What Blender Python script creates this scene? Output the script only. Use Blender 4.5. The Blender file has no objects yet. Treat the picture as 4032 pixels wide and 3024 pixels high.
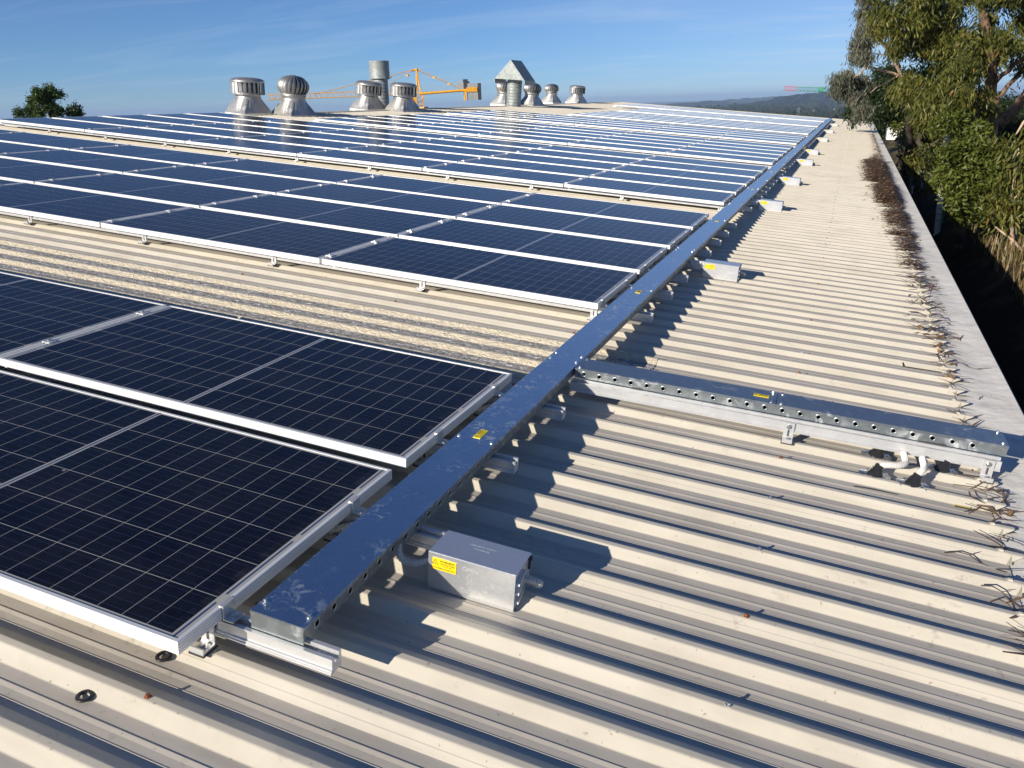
import bpy, math, random
import numpy as np
from mathutils import Matrix, Vector
random.seed(7); rng = np.random.default_rng(7)
scene = bpy.context.scene
COL = scene.collection
PI = math.pi

# ------------------------------------------------------------------ frame of the roof
# roof frame: x down the slope towards the gutter, y along the gutter away from the
# camera, z off the sheeting; z = 0 is the top of the solar panels
PITCH = math.radians(5.5)
RP = Matrix.Rotation(PITCH, 4, 'Y')
ZR, ZP = -0.125, -0.146                 # rib top, pan
RIB0, RIBP = 1.677, 0.1933              # y of one rib, rib spacing
RIDGE = -12.55
Y0, Y1 = -6.0, 50.6                     # near and far end of the roof
EAVE = 2.02

# ------------------------------------------------------------------ camera
CAMP = Vector((1.2262, -1.1719, 1.2918))
CM = Matrix(((0.92575700, 0.37295099, 0.06230193), (0.18872281, -0.31296105, -0.93082710), (-0.32765481, 0.87347750, -0.36011024)))
FPX = 3191.9
def ray(u, v):                          # photo pixel (4032 wide) -> unit ray, roof frame
    d = CM.transposed() @ Vector(((u - 2016) / FPX, (v - 1512) / FPX, 1.0))
    return d.normalized()
K = 4032 / 2212
def Pr(u, v, t): return CAMP + ray(u * K, v * K) * t            # roof frame, display pixels
def P(u, v, t): return (RP @ Pr(u, v, t).to_4d()).xyz           # world frame

cam_d = bpy.data.cameras.new("camera"); cam = bpy.data.objects.new("camera", cam_d); COL.objects.link(cam)
right, down, fwd = CM[0], CM[1], CM[2]
rot = Matrix((right, -down, -fwd)).transposed().to_4x4()
cam.matrix_world = RP @ Matrix.Translation(CAMP) @ rot
cam_d.sensor_width = 36.0; cam_d.lens = FPX / 4032 * 36.0
cam_d.clip_start = 0.05; cam_d.clip_end = 40000
scene.camera = cam

# ------------------------------------------------------------------ light
SUN_ROOF = Vector((-1.40, -2.85, 1.0)).normalized()               # towards the sun
SUN = (RP @ SUN_ROOF.to_4d()).xyz.normalized()
sun_el = math.asin(SUN.z); sun_az = math.atan2(SUN.x, SUN.y)
sd = bpy.data.lights.new("sun", 'SUN'); so = bpy.data.objects.new("sun", sd); COL.objects.link(so)
sd.energy = 5.0; sd.angle = math.radians(0.53); sd.color = (1.0, 0.92, 0.79)
so.rotation_euler = (-SUN).to_track_quat('-Z', 'Y').to_euler()

world = bpy.data.worlds.new("World"); scene.world = world; world.use_nodes = True
wt = world.node_tree; wn = wt.nodes; wl = wt.links
bg = wn["Background"]; bg.inputs[1].default_value = 0.080
sky = wn.new("ShaderNodeTexSky"); sky.sky_type = 'NISHITA'; sky.sun_disc = False
sky.sun_elevation = sun_el; sky.sun_rotation = sun_az
sky.altitude = 900; sky.air_density = 0.75; sky.dust_density = 0.05; sky.ozone_density = 8.0
# thin cirrus, part of the sky dome
tc = wn.new("ShaderNodeTexCoord")
sz = wn.new("ShaderNodeSeparateXYZ"); wl.new(tc.outputs['Generated'], sz.inputs[0])
dz = wn.new("ShaderNodeMath"); dz.operation = 'ADD'; dz.inputs[1].default_value = 0.10; wl.new(sz.outputs[2], dz.inputs[0])
pd = wn.new("ShaderNodeVectorMath"); pd.operation = 'DIVIDE'; wl.new(tc.outputs['Generated'], pd.inputs[0])
cb = wn.new("ShaderNodeCombineXYZ")
for i_ in range(3): wl.new(dz.outputs[0], cb.inputs[i_])
wl.new(cb.outputs[0], pd.inputs[1])
mp = wn.new("ShaderNodeMapping"); mp.inputs['Rotation'].default_value = (0.0, 0.0, math.radians(-32)); mp.inputs['Scale'].default_value = (0.42, 1.5, 0.0)
wl.new(pd.outputs[0], mp.inputs[0])
nz = wn.new("ShaderNodeTexNoise"); nz.inputs['Scale'].default_value = 1.1; nz.inputs['Detail'].default_value = 9; nz.inputs['Roughness'].default_value = 0.58; nz.inputs['Distortion'].default_value = 0.9
cr = wn.new("ShaderNodeValToRGB"); cr.color_ramp.elements[0].position = 0.47; cr.color_ramp.elements[0].color = (0, 0, 0, 1); cr.color_ramp.elements[1].position = 0.74; cr.color_ramp.elements[1].color = (0.30, 0.30, 0.30, 1)
mx = wn.new("ShaderNodeMix"); mx.data_type = 'RGBA'
mx.inputs[7].default_value = (6.6, 7.6, 8.8, 1)
wl.new(mp.outputs[0], nz.inputs['Vector']); wl.new(nz.outputs['Fac'], cr.inputs[0])
vs = wn.new("ShaderNodeSeparateXYZ"); wl.new(tc.outputs['Generated'], vs.inputs[0])
vr = wn.new("ShaderNodeMapRange"); vr.inputs[1].default_value = -0.50; vr.inputs[2].default_value = 0.10; vr.inputs[3].default_value = 0.62; vr.inputs[4].default_value = 1.15
wl.new(vs.outputs[0], vr.inputs[0])
vm = wn.new("ShaderNodeMath"); vm.operation = 'MULTIPLY_ADD'; wl.new(cr.outputs[0], vm.inputs[0]); wl.new(vr.outputs[0], vm.inputs[1])
vb = wn.new("ShaderNodeMapRange"); vb.inputs[1].default_value = -0.42; vb.inputs[2].default_value = 0.0; vb.inputs[3].default_value = 0.05; vb.inputs[4].default_value = 0.26
wl.new(vs.outputs[0], vb.inputs[0]); wl.new(vb.outputs[0], vm.inputs[2])
lowz = wn.new("ShaderNodeMapRange"); lowz.inputs[1].default_value = 0.16; lowz.inputs[2].default_value = 0.50; lowz.inputs[3].default_value = 1.0; lowz.inputs[4].default_value = 0.0
wl.new(sz.outputs[2], lowz.inputs[0])
vl = wn.new("ShaderNodeMath"); vl.operation = 'MULTIPLY'; wl.new(vm.outputs[0], vl.inputs[0]); wl.new(lowz.outputs[0], vl.inputs[1])
wl.new(vl.outputs[0], mx.inputs[0]); wl.new(sky.outputs[0], mx.inputs[6]); wl.new(mx.outputs[2], bg.inputs[0])

scene.view_settings.view_transform = 'Standard'; scene.view_settings.look = 'None'
scene.view_settings.exposure = 0.34; scene.view_settings.gamma = 1.0
scene.cycles.max_bounces = 8; scene.cycles.diffuse_bounces = 2; scene.cycles.transparent_max_bounces = 12
scene.cycles.volume_bounces = 0

# ------------------------------------------------------------------ mesh helpers
class MB:
    def __init__(s): s.v = []; s.f = []; s.m = []; s.sm = []
    def add(s, vs, fs, mi=0, smooth=False):
        b = len(s.v); s.v += [tuple(p) for p in vs]
        for f in fs: s.f.append(tuple(b + i for i in f)); s.m.append(mi); s.sm.append(smooth)
    def box(s, x0, x1, y0, y1, z0, z1, mi=0, M=None):
        vs = [(x, y, z) for z in (z0, z1) for y in (y0, y1) for x in (x0, x1)]
        if M is not None: vs = [M @ Vector(p) for p in vs]
        s.add(vs, [(0, 2, 3, 1), (4, 5, 7, 6), (0, 1, 5, 4), (2, 6, 7, 3), (0, 4, 6, 2), (1, 3, 7, 5)], mi)
    def prof(s, pts, x0, x1, axis='x', mi=0, smooth=False, caps=True):   # closed profile extruded; pts are (y,z)
        n = len(pts)
        f3 = {'x': lambda t, a, b: (t, a, b), 'y': lambda t, a, b: (a, t, b), 'z': lambda t, a, b: (a, b, t)}[axis]
        vs = [f3(x0, a, b) for a, b in pts] + [f3(x1, a, b) for a, b in pts]
        fs = [(i, (i + 1) % n, n + (i + 1) % n, n + i) for i in range(n)]
        s.add(vs, fs, mi, smooth)
        if caps: s.add(vs, [tuple(range(n))[::-1], tuple(range(n, 2 * n))], mi)
    def tube(s, pts, rad, n=8, mi=0, smooth=True, caps=True):
        pts = [Vector(p) for p in pts]
        if not hasattr(rad, '__len__'): rad = [rad] * len(pts)
        vs = []; prev = None
        for i, p in enumerate(pts):
            d = (pts[min(i + 1, len(pts) - 1)] - pts[max(i - 1, 0)])
            d = d.normalized() if d.length > 1e-9 else Vector((0, 0, 1))
            if prev is None: a = d.orthogonal().normalized()
            else:
                a = prev - d * prev.dot(d)
                a = a.normalized() if a.length > 1e-6 else d.orthogonal().normalized()
            prev = a; b = d.cross(a)
            for k in range(n):
                t = 2 * PI * k / n; vs.append(p + (a * math.cos(t) + b * math.sin(t)) * rad[i])
        fs = []
        for i in range(len(pts) - 1):
            for k in range(n):
                k2 = (k + 1) % n; fs.append((i * n + k, i * n + k2, (i + 1) * n + k2, (i + 1) * n + k))
        s.add(vs, fs, mi, smooth)
        if caps: s.add(vs, [tuple(range(n))[::-1], tuple(range((len(pts) - 1) * n, len(pts) * n))], mi)
    def cyl(s, c, r, z0, z1, n=12, mi=0, smooth=True, M=None):
        self_v = [(c[0], c[1], z0), (c[0], c[1], z1)]
        if M is not None: self_v = [M @ Vector(p) for p in self_v]
        s.tube(self_v, r, n, mi, smooth)
    def lathe(s, rz, c=(0, 0, 0), n=24, mi=0, smooth=True, M=None):
        vs = []
        for r, z in rz:
            for k in range(n):
                t = 2 * PI * k / n; p = Vector((c[0] + r * math.cos(t), c[1] + r * math.sin(t), c[2] + z))
                vs.append(M @ p if M is not None else p)
        fs = []
        for i in range(len(rz) - 1):
            for k in range(n):
                k2 = (k + 1) % n; fs.append((i * n + k, i * n + k2, (i + 1) * n + k2, (i + 1) * n + k))
        s.add(vs, fs, mi, smooth)
    def build(s, name, mats, parent=None, loc=None):
        me = bpy.data.meshes.new(name); me.from_pydata(s.v, [], s.f)
        for m in (mats if isinstance(mats, (list, tuple)) else [mats]): me.materials.append(m)
        me.polygons.foreach_set('material_index', s.m); me.polygons.foreach_set('use_smooth', s.sm)
        me.update()
        o = bpy.data.objects.new(name, me); COL.objects.link(o)
        if parent is not None: o.parent = parent
        if loc is not None: o.location = loc
        return o

def tag(o, label=None, cat=None, group=None, kind=None):
    if label: o['label'] = label
    if cat: o['category'] = cat
    if group: o['group'] = group
    if kind: o['kind'] = kind
    return o
def rplace(o, x, y, z, rz=0.0):
    o.matrix_world = RP @ Matrix.Translation((x, y, z)) @ Matrix.Rotation(rz, 4, 'Z'); return o
def thing(name, label, cat, xyz=None, rz=0.0, group=None, world_loc=None):
    o = bpy.data.objects.new(name, None); COL.objects.link(o); o.empty_display_size = 0.1
    if xyz is not None: rplace(o, *xyz, rz)
    if world_loc is not None: o.location = world_loc
    return tag(o, label, cat, group)
def kids(o): return [c for c in COL.objects if c.parent == o]
def copy_part(src, parent):
    c = src.copy(); COL.objects.link(c); c.parent = parent; return c
def fast_mesh(name, verts, faces_n, nper, mats, smooth=False):
    """verts (N,3) array, faces consecutive nper-gons"""
    me = bpy.data.meshes.new(name)
    nf = len(verts) // nper if faces_n is None else faces_n
    me.vertices.add(len(verts)); me.vertices.foreach_set('co', np.asarray(verts, np.float32).ravel())
    me.loops.add(nf * nper); me.loops.foreach_set('vertex_index', np.arange(nf * nper, dtype=np.int32))
    me.polygons.add(nf); me.polygons.foreach_set('loop_start', np.arange(0, nf * nper, nper, dtype=np.int32))
    for m in (mats if isinstance(mats, (list, tuple)) else [mats]): me.materials.append(m)
    me.update(calc_edges=True)
    return me

# ------------------------------------------------------------------ materials
def new_mat(name):
    m = bpy.data.materials.new(name); m.use_nodes = True
    return m, m.node_tree.nodes, m.node_tree.links, m.node_tree.nodes['Principled BSDF']
def nmath(n, l, op, a, b=None, c=None):
    x = n.new('ShaderNodeMath'); x.operation = op
    for i, val in enumerate((a, b, c)):
        if val is None: continue
        if isinstance(val, (int, float)): x.inputs[i].default_value = val
        else: l.new(val, x.inputs[i])
    return x.outputs[0]
def nmix(n, l, fac, a, b):
    x = n.new('ShaderNodeMix'); x.data_type = 'RGBA'
    for i, val in ((0, fac), (6, a), (7, b)):
        if isinstance(val, (int, float)): x.inputs[i].default_value = val
        elif isinstance(val, tuple): x.inputs[i].default_value = (*val, 1) if len(val) == 3 else val
        else: l.new(val, x.inputs[i])
    return x.outputs[2]
def nnoise(n, l, vec, scale, detail=3, rough=0.5, lo=0.4, hi=0.6, dist=0.0):
    t = n.new('ShaderNodeTexNoise'); t.inputs['Scale'].default_value = scale; t.inputs['Detail'].default_value = detail; t.inputs['Roughness'].default_value = rough; t.inputs['Distortion'].default_value = dist
    l.new(vec, t.inputs['Vector'])
    r = n.new('ShaderNodeMapRange'); r.inputs[1].default_value = lo; r.inputs[2].default_value = hi
    l.new(t.outputs['Fac'], r.inputs[0]); return r.outputs[0]
def ncoord(n, l, scale=(1, 1, 1), kind='Object', rot=(0, 0, 0)):
    t = n.new('ShaderNodeTexCoord'); m = n.new('ShaderNodeMapping'); m.inputs['Scale'].default_value = scale; m.inputs['Rotation'].default_value = rot
    l.new(t.outputs[kind], m.inputs[0]); return m.outputs[0]
def nbump(n, l, h, b, strength=0.3, dist=0.01):
    x = n.new('ShaderNodeBump'); x.inputs['Strength'].default_value = strength; x.inputs['Distance'].default_value = dist
    l.new(h, x.inputs['Height']); l.new(x.outputs[0], b.inputs['Normal'])
def simple(name, col, rough=0.5, metal=0.0, var=0.12, vs=8.0, spec=0.5, bump=0.0, bs=40, rvar=0.0):
    m, n, l, b = new_mat(name)
    c = ncoord(n, l); f = nnoise(n, l, c, vs, 4)
    d = tuple(max(0, x * (1 - var)) for x in col); e = tuple(min(1, x * (1 + var)) for x in col)
    l.new(nmix(n, l, f, d, e), b.inputs['Base Color'])
    b.inputs['Roughness'].default_value = rough; b.inputs['Metallic'].default_value = metal; b.inputs['Specular IOR Level'].default_value = spec
    if rvar:
        f2 = nnoise(n, l, c, vs * 1.7, 5); l.new(nmath(n, l, 'MULTIPLY_ADD', f2, rvar, rough), b.inputs['Roughness'])
    if bump: nbump(n, l, nnoise(n, l, c, bs, 3), b, bump, 0.004)
    return m

# cream painted sheeting; 'pan' attribute marks the dirt that lies in the pans
def roof_mat():
    m, n, l, b = new_mat('cream_roof_paint')
    c = ncoord(n, l)
    at = n.new('ShaderNodeAttribute'); at.attribute_name = 'pan'
    pan = at.outputs['Fac']
    cl = ncoord(n, l, (0.8, 9, 4))
    streak = nnoise(n, l, cl, 2.2, 6, 0.6, 0.35, 0.7)
    blot = nnoise(n, l, c, 3.2, 6, 0.6, 0.45, 0.75)
    base = nmix(n, l, streak, (0.70, 0.645, 0.535), (0.64, 0.585, 0.475))
    dirt = nmix(n, l, streak, (0.565, 0.52, 0.455), (0.49, 0.445, 0.385))
    col = nmix(n, l, nmath(n, l, 'MULTIPLY', pan, 0.92), base, dirt)
    col = nmix(n, l, nmath(n, l, 'MULTIPLY', blot, 0.30), col, (0.33, 0.28, 0.225))
    # scuffs: short boot marks, and specks
    sc = nnoise(n, l, ncoord(n, l, (1, 1, 1)), 19, 5, 0.68, 0.60, 0.68, 0.5)
    area = nnoise(n, l, ncoord(n, l, (1, 1, 1)), 1.9, 2, 0.5, 0.47, 0.60)
    col = nmix(n, l, nmath(n, l, 'MULTIPLY', nmath(n, l, 'MULTIPLY', sc, area), 0.34), col, (0.22, 0.185, 0.15))
    sp = nnoise(n, l, ncoord(n, l, (1, 1, 1)), 60, 2, 0.5, 0.71, 0.75)
    col = nmix(n, l, nmath(n, l, 'MULTIPLY', sp, 0.5), col, (0.18, 0.13, 0.09))
    l.new(col, b.inputs['Base Color']); b.inputs['Roughness'].default_value = 0.55; b.inputs['Specular IOR Level'].default_value = 0.28
    oil = nnoise(n, l, ncoord(n, l, (1.2, 4, 1)), 2.0, 2, 0.5, 0.2, 0.8)
    nbump(n, l, oil, b, 0.16, 0.012)
    return m
def skylight_mat():
    m, n, l, b = new_mat('weathered_fibreglass')
    at = n.new('ShaderNodeAttribute'); at.attribute_name = 'pan'; pan = at.outputs['Fac']
    c = ncoord(n, l, (22, 46, 46)); c2 = ncoord(n, l, (30, 54, 40), rot=(0, 0, 0.5))
    a = nnoise(n, l, c, 1.3, 4, 0.7, 0.52, 0.62, 0.8)
    d = nnoise(n, l, c2, 1.1, 3, 0.7, 0.40, 0.60, 0.8)
    shard = nmix(n, l, d, (0.22, 0.20, 0.175), (0.42, 0.40, 0.375))
    shard = nmix(n, l, a, shard, (0.92, 0.91, 0.90))
    rib = nmix(n, l, nnoise(n, l, ncoord(n, l, (10, 30, 10)), 2.5, 5, 0.6, 0.42, 0.62), (0.80, 0.71, 0.54), (0.68, 0.59, 0.43))
    fac = nmath(n, l, 'ADD', nmath(n, l, 'MULTIPLY', pan, 1.25), nmath(n, l, 'MULTIPLY', nmath(n, l, 'SUBTRACT', nnoise(n, l, c, 0.7, 4, 0.7, 0.35, 0.65), 0.5), 0.45))
    fac = nmath(n, l, 'MINIMUM', nmath(n, l, 'MAXIMUM', fac, 0.0), 1.0)
    l.new(nmix(n, l, fac, rib, shard), b.inputs['Base Color'])
    b.inputs['Roughness'].default_value = 0.5
    nbump(n, l, nmath(n, l, 'ADD', a, d), b, 0.8, 0.004)
    return m
def galv(name, base=(0.56, 0.62, 0.70), rough=0.20, var=0.10, scale=14, smear=0.25, metal=1.0, big=5.0, mk=0.75):
    m, n, l, b = new_mat(name)
    c = ncoord(n, l); v = n.new('ShaderNodeTexVoronoi'); v.inputs['Scale'].default_value = scale * 4; l.new(c, v.inputs['Vector'])
    sp = n.new('ShaderNodeSeparateColor'); l.new(v.outputs['Color'], sp.inputs[0])
    d = tuple(x * (1 - var) for x in base); e = tuple(min(1, x * (1 + var)) for x in base)
    col = nmix(n, l, sp.outputs[0], d, e)
    sm = nnoise(n, l, c, scale, 6, 0.65, 0.54, 0.66, 1.0)
    gate = nnoise(n, l, c, big, 3, 0.5, 0.46, 0.62)
    sm = nmath(n, l, 'MULTIPLY', sm, gate)
    col = nmix(n, l, nmath(n, l, 'MULTIPLY', sm, mk), col, (0.62, 0.63, 0.63))
    l.new(col, b.inputs['Base Color']); l.new(nmath(n, l, 'MULTIPLY_ADD', sm, -0.8 * mk * metal, metal), b.inputs['Metallic'])
    l.new(nmath(n, l, 'MULTIPLY_ADD', sm, smear, rough), b.inputs['Roughness'])
    nbump(n, l, nnoise(n, l, ncoord(n, l, (3, 1, 1)), 2.4, 2, 0.5, 0.2, 0.8), b, 0.12, 0.01)
    return m
def cell_mat():
    m, n, l, b = new_mat('solar_cells_behind_glass')
    t = n.new('ShaderNodeTexCoord'); s = n.new('ShaderNodeSeparateXYZ'); l.new(t.outputs['Object'], s.inputs[0])
    X = nmath(n, l, 'ADD', s.outputs[0], 0.993); Y = nmath(n, l, 'SUBTRACT', s.outputs[1], 0.498)
    ax = nmath(n, l, 'ABSOLUTE', X); ay = nmath(n, l, 'ABSOLUTE', Y)
    cx = 0.0788; cy = 0.159
    fx = nmath(n, l, 'FRACT', nmath(n, l, 'DIVIDE', nmath(n, l, 'SUBTRACT', ax, 0.011), cx))
    fy = nmath(n, l, 'FRACT', nmath(n, l, 'DIVIDE', nmath(n, l, 'ADD', Y, 0.477), cy))
    ex = nmath(n, l, 'MULTIPLY', nmath(n, l, 'MINIMUM', fx, nmath(n, l, 'SUBTRACT', 1.0, fx)), cx)
    ey = nmath(n, l, 'MULTIPLY', nmath(n, l, 'MINIMUM', fy, nmath(n, l, 'SUBTRACT', 1.0, fy)), cy)
    lx = nmath(n, l, 'LESS_THAN', ex, 0.00075); ly = nmath(n, l, 'LESS_THAN', ey, 0.0011)
    mid = nmath(n, l, 'LESS_THAN', ax, 0.0095); end = nmath(n, l, 'GREATER_THAN', ax, 0.957)
    side = nmath(n, l, 'GREATER_THAN', ay, 0.4775)
    white = nmath(n, l, 'MAXIMUM', nmath(n, l, 'MAXIMUM', lx, ly), nmath(n, l, 'MAXIMUM', mid, nmath(n, l, 'MAXIMUM', end, side)))
    # interconnect ribbons on the white back sheet
    rb = nmath(n, l, 'LESS_THAN', ax, 0.0040)
    rb2 = nmath(n, l, 'MULTIPLY', nmath(n, l, 'GREATER_THAN', ax, 0.963), nmath(n, l, 'LESS_THAN', ax, 0.970))
    dash = nmath(n, l, 'GREATER_THAN', nmath(n, l, 'ABSOLUTE', nmath(n, l, 'SUBTRACT', nmath(n, l, 'FRACT', nmath(n, l, 'DIVIDE', nmath(n, l, 'ADD', Y, 0.477), cy * 2)), 0.5)), 0.06)
    rb = nmath(n, l, 'MAXIMUM', rb, nmath(n, l, 'MULTIPLY', rb2, dash))
    fb = nmath(n, l, 'FRACT', nmath(n, l, 'MULTIPLY', fy, 5.0))
    bus = nmath(n, l, 'LESS_THAN', nmath(n, l, 'ABSOLUTE', nmath(n, l, 'SUBTRACT', fb, 0.5)), 0.013)
    # polycrystalline grain
    gv = ncoord(n, l); vo = n.new('ShaderNodeTexVoronoi'); vo.inputs['Scale'].default_value = 55; l.new(gv, vo.inputs['Vector'])
    sp = n.new('ShaderNodeSeparateColor'); l.new(vo.outputs['Color'], sp.inputs[0])
    oi = n.new('ShaderNodeObjectInfo')
    cell = nmix(n, l, sp.outputs[0], (0.0038, 0.0055, 0.0125), (0.0060, 0.0088, 0.021))
    cell = nmix(n, l, nmath(n, l, 'MULTIPLY', oi.outputs['Random'], 0.35), cell, (0.005, 0.010, 0.030))
    col = nmix(n, l, nmath(n, l, 'MULTIPLY', bus, 0.55), cell, (0.075, 0.11, 0.19))
    col = nmix(n, l, white, col, (0.44, 0.43, 0.41))
    col = nmix(n, l, rb, col, (0.045, 0.08, 0.19))
    # thin dust film
    du = nnoise(n, l, ncoord(n, l, (1, 1.5, 1)), 3.0, 5, 0.6, 0.4, 0.75)
    col = nmix(n, l, nmath(n, l, 'MULTIPLY_ADD', du, 0.022, 0.004), col, (0.42, 0.40, 0.37))
    om = n.new('ShaderNodeVectorMath'); om.operation = 'ADD'; l.new(ncoord(n, l), om.inputs[0]); l.new(oi.outputs['Location'], om.inputs[1])
    spt = nnoise(n, l, om.outputs[0], 9, 2, 0.5, 0.775, 0.79); col = nmix(n, l, nmath(n, l, 'MULTIPLY', spt, 0.55), col, (0.45, 0.43, 0.38))
    edge = nmath(n, l, 'MULTIPLY', nmath(n, l, 'GREATER_THAN', X, 0.93), nnoise(n, l, ncoord(n, l, (2, 6, 1)), 4, 4, 0.6, 0.4, 0.7)); col = nmix(n, l, nmath(n, l, 'MULTIPLY', edge, 0.05), col, (0.40, 0.36, 0.30))
    l.new(col, b.inputs['Base Color']); b.inputs['Specular IOR Level'].default_value = 0.0; b.inputs['Roughness'].default_value = 0.6
    # anti-reflective, slightly textured cover glass
    gs = n.new('ShaderNodeBsdfGlossy'); gs.inputs['Color'].default_value = (0.95, 0.96, 1.0, 1)
    l.new(nmath(n, l, 'MULTIPLY_ADD', du, 0.06, 0.125), gs.inputs['Roughness'])
    fr = n.new('ShaderNodeFresnel'); fr.inputs['IOR'].default_value = 1.33
    fac = nmath(n, l, 'MULTIPLY_ADD', fr.outputs[0], 0.78, 0.003)
    ms = n.new('ShaderNodeMixShader'); l.new(fac, ms.inputs[0]); l.new(b.outputs[0], ms.inputs[1]); l.new(gs.outputs[0], ms.inputs[2])
    l.new(ms.outputs[0], n['Material Output'].inputs[0])
    return m
def leaf_mat(name, cols, trans=0.28):
    m, n, l, b = new_mat(name)
    at = n.new('ShaderNodeAttribute'); at.attribute_name = 'hue'
    r = n.new('ShaderNodeValToRGB'); el = r.color_ramp.elements
    el[0].position = 0; el[0].color = (*cols[0], 1); el[1].position = 1; el[1].color = (*cols[-1], 1)
    for i, c in enumerate(cols[1:-1]):
        e = el.new((i + 1) / (len(cols) - 1)); e.color = (*c, 1)
    l.new(at.outputs['Fac'], r.inputs[0])
    l.new(r.outputs[0], b.inputs['Base Color']); b.inputs['Roughness'].default_value = 0.42; b.inputs['Specular IOR Level'].default_value = 0.35
    tr = n.new('ShaderNodeBsdfTranslucent'); l.new(r.outputs[0], tr.inputs[0])
    ms = n.new('ShaderNodeMixShader'); ms.inputs[0].default_value = trans
    l.new(b.outputs[0], ms.inputs[1]); l.new(tr.outputs[0], ms.inputs[2])
    l.new(ms.outputs[0], n['Material Output'].inputs[0])
    return m

M = {}
M['roof'] = roof_mat(); M['skylight'] = skylight_mat(); M['cells'] = cell_mat()
M['frame'] = simple('anodised_aluminium_frame', (0.86, 0.86, 0.85), 0.38, 0.28, 0.03, 6, spec=0.4)
M['alu'] = simple('mill_aluminium', (0.72, 0.72, 0.72), 0.34, 0.55, 0.04, 20)
M['tray'] = galv('galvanised_tray_steel', (0.58, 0.66, 0.75), 0.27, 0.05, 26, 0.25, 0.97, 4.0); M['tray2'] = galv('galvanised_steel_dull', (0.30, 0.33, 0.34), 0.36, 0.14, 10, 0.2, 0.75); M['tray3'] = galv('galvanised_cover_dull', (0.32, 0.36, 0.40), 0.38, 0.06, 14, 0.15, 0.9)
M['box'] = galv('bright_zinc_shroud', (0.79, 0.80, 0.81), 0.33, 0.05, 60, 0.14, 0.78, 5.0, 0.12)
M['bolt'] = simple('zinc_bolt', (0.70, 0.71, 0.70), 0.28, 0.95, 0.1, 60)
M['rust'] = simple('rusted_screw', (0.26, 0.09, 0.035), 0.75, 0.2, 0.35, 120)
M['rubber'] = simple('black_rubber', (0.022, 0.022, 0.024), 0.32, 0.0, 0.2, 30)
M['conduit'] = simple('pale_grey_conduit', (0.56, 0.55, 0.52), 0.5, 0.0, 0.06, 20)
M['sticker'] = simple('yellow_warning_plastic', (0.86, 0.66, 0.01), 0.4, 0.0, 0.04, 20)
M['ink'] = simple('black_print', (0.03, 0.025, 0.015), 0.5)
M['etch'] = simple('pale_etched_print', (0.80, 0.82, 0.84), 0.6, 0.2, 0.05)
M['etchd'] = simple('embossed_edge', (0.62, 0.62, 0.62), 0.4, 0.3, 0.05)
M['gutter'] = simple('gutter_edge_paint', (0.36, 0.30, 0.25), 0.6, 0.0, 0.15, 5)
M['vent'] = galv('spun_aluminium', (0.42, 0.415, 0.405), 0.44, 0.10, 3, 0.2, 0.72, 2)
M['vent_in'] = simple('vent_inside', (0.05, 0.05, 0.05), 0.7, 0.3)
M['flue'] = galv('weathered_flue_zinc', (0.30, 0.33, 0.325), 0.6, 0.16, 3, 0.15, 0.3, 2)
M['flash'] = simple('white_flashing', (0.74, 0.71, 0.66), 0.6, 0.0, 0.15, 6)
M['yellow'] = simple('crane_yellow_paint', (0.80, 0.38, 0.02), 0.5, 0.0, 0.1, 2)
M['grey'] = simple('grey_steel_paint', (0.42, 0.44, 0.46), 0.5, 0.2, 0.1, 2)
M['dark'] = simple('dark_steel_paint', (0.06, 0.06, 0.07), 0.5, 0.2, 0.2, 2)
M['green'] = simple('crane_green_paint', (0.02, 0.25, 0.14), 0.5, 0.0, 0.1, 2)
M['red'] = simple('crane_red_paint', (0.55, 0.04, 0.035), 0.5, 0.0, 0.1, 2)
M['white'] = simple('white_paint', (0.78, 0.78, 0.76), 0.5, 0.0, 0.05, 1)
M['glass'] = simple('dark_glass', (0.02, 0.025, 0.03), 0.08, 0.0, 0.1, 2)
M['bark'] = simple('brown_bark', (0.17, 0.105, 0.068), 0.85, 0.0, 0.4, 5, bump=0.6, bs=18)
M['palebark'] = simple('pale_bark', (0.46, 0.32, 0.22), 0.8, 0.0, 0.3, 6, bump=0.4, bs=15)
M['darkbark'] = simple('dark_bark', (0.06, 0.045, 0.035), 0.9, 0.0, 0.4, 5)
M['wall'] = simple('cream_wall_cladding', (0.55, 0.47, 0.37), 0.6, 0.0, 0.08, 1)
M['twig'] = simple('dry_twig', (0.075, 0.05, 0.038), 0.85, 0.0, 0.4, 30)
M['blackplastic'] = simple('black_plastic', (0.02, 0.02, 0.022), 0.4)
M['litter'] = leaf_mat('dead_leaf_litter', [(0.075, 0.045, 0.026), (0.15, 0.088, 0.050), (0.23, 0.140, 0.080), (0.38, 0.21, 0.09)], 0.05)
def guard_mat():
    m, n, l, b = new_mat('gutter_guard_mesh')
    c = ncoord(n, l)
    w = n.new('ShaderNodeTexChecker'); w.inputs['Scale'].default_value = 260; l.new(ncoord(n, l, (1, 1, 0.0), rot=(0, 0, 0.785)), w.inputs['Vector'])
    col = nmix(n, l, nnoise(n, l, c, 4, 5), (0.78, 0.74, 0.67), (0.86, 0.82, 0.75))
    col = nmix(n, l, nmath(n, l, 'MULTIPLY', w.outputs['Fac'], 0.22), col, (0.42, 0.42, 0.40))
    dirt = nnoise(n, l, c, 6, 5, 0.6, 0.56, 0.75); col = nmix(n, l, nmath(n, l, 'MULTIPLY', dirt, 0.35), col, (0.28, 0.24, 0.18))
    l.new(col, b.inputs['Base Color']); b.inputs['Roughness'].default_value = 0.7; b.inputs['Specular IOR Level'].default_value = 0.1
    nbump(n, l, nnoise(n, l, c, 9, 3), b, 0.22, 0.01)
    return m
M['guard'] = guard_mat()

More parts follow.
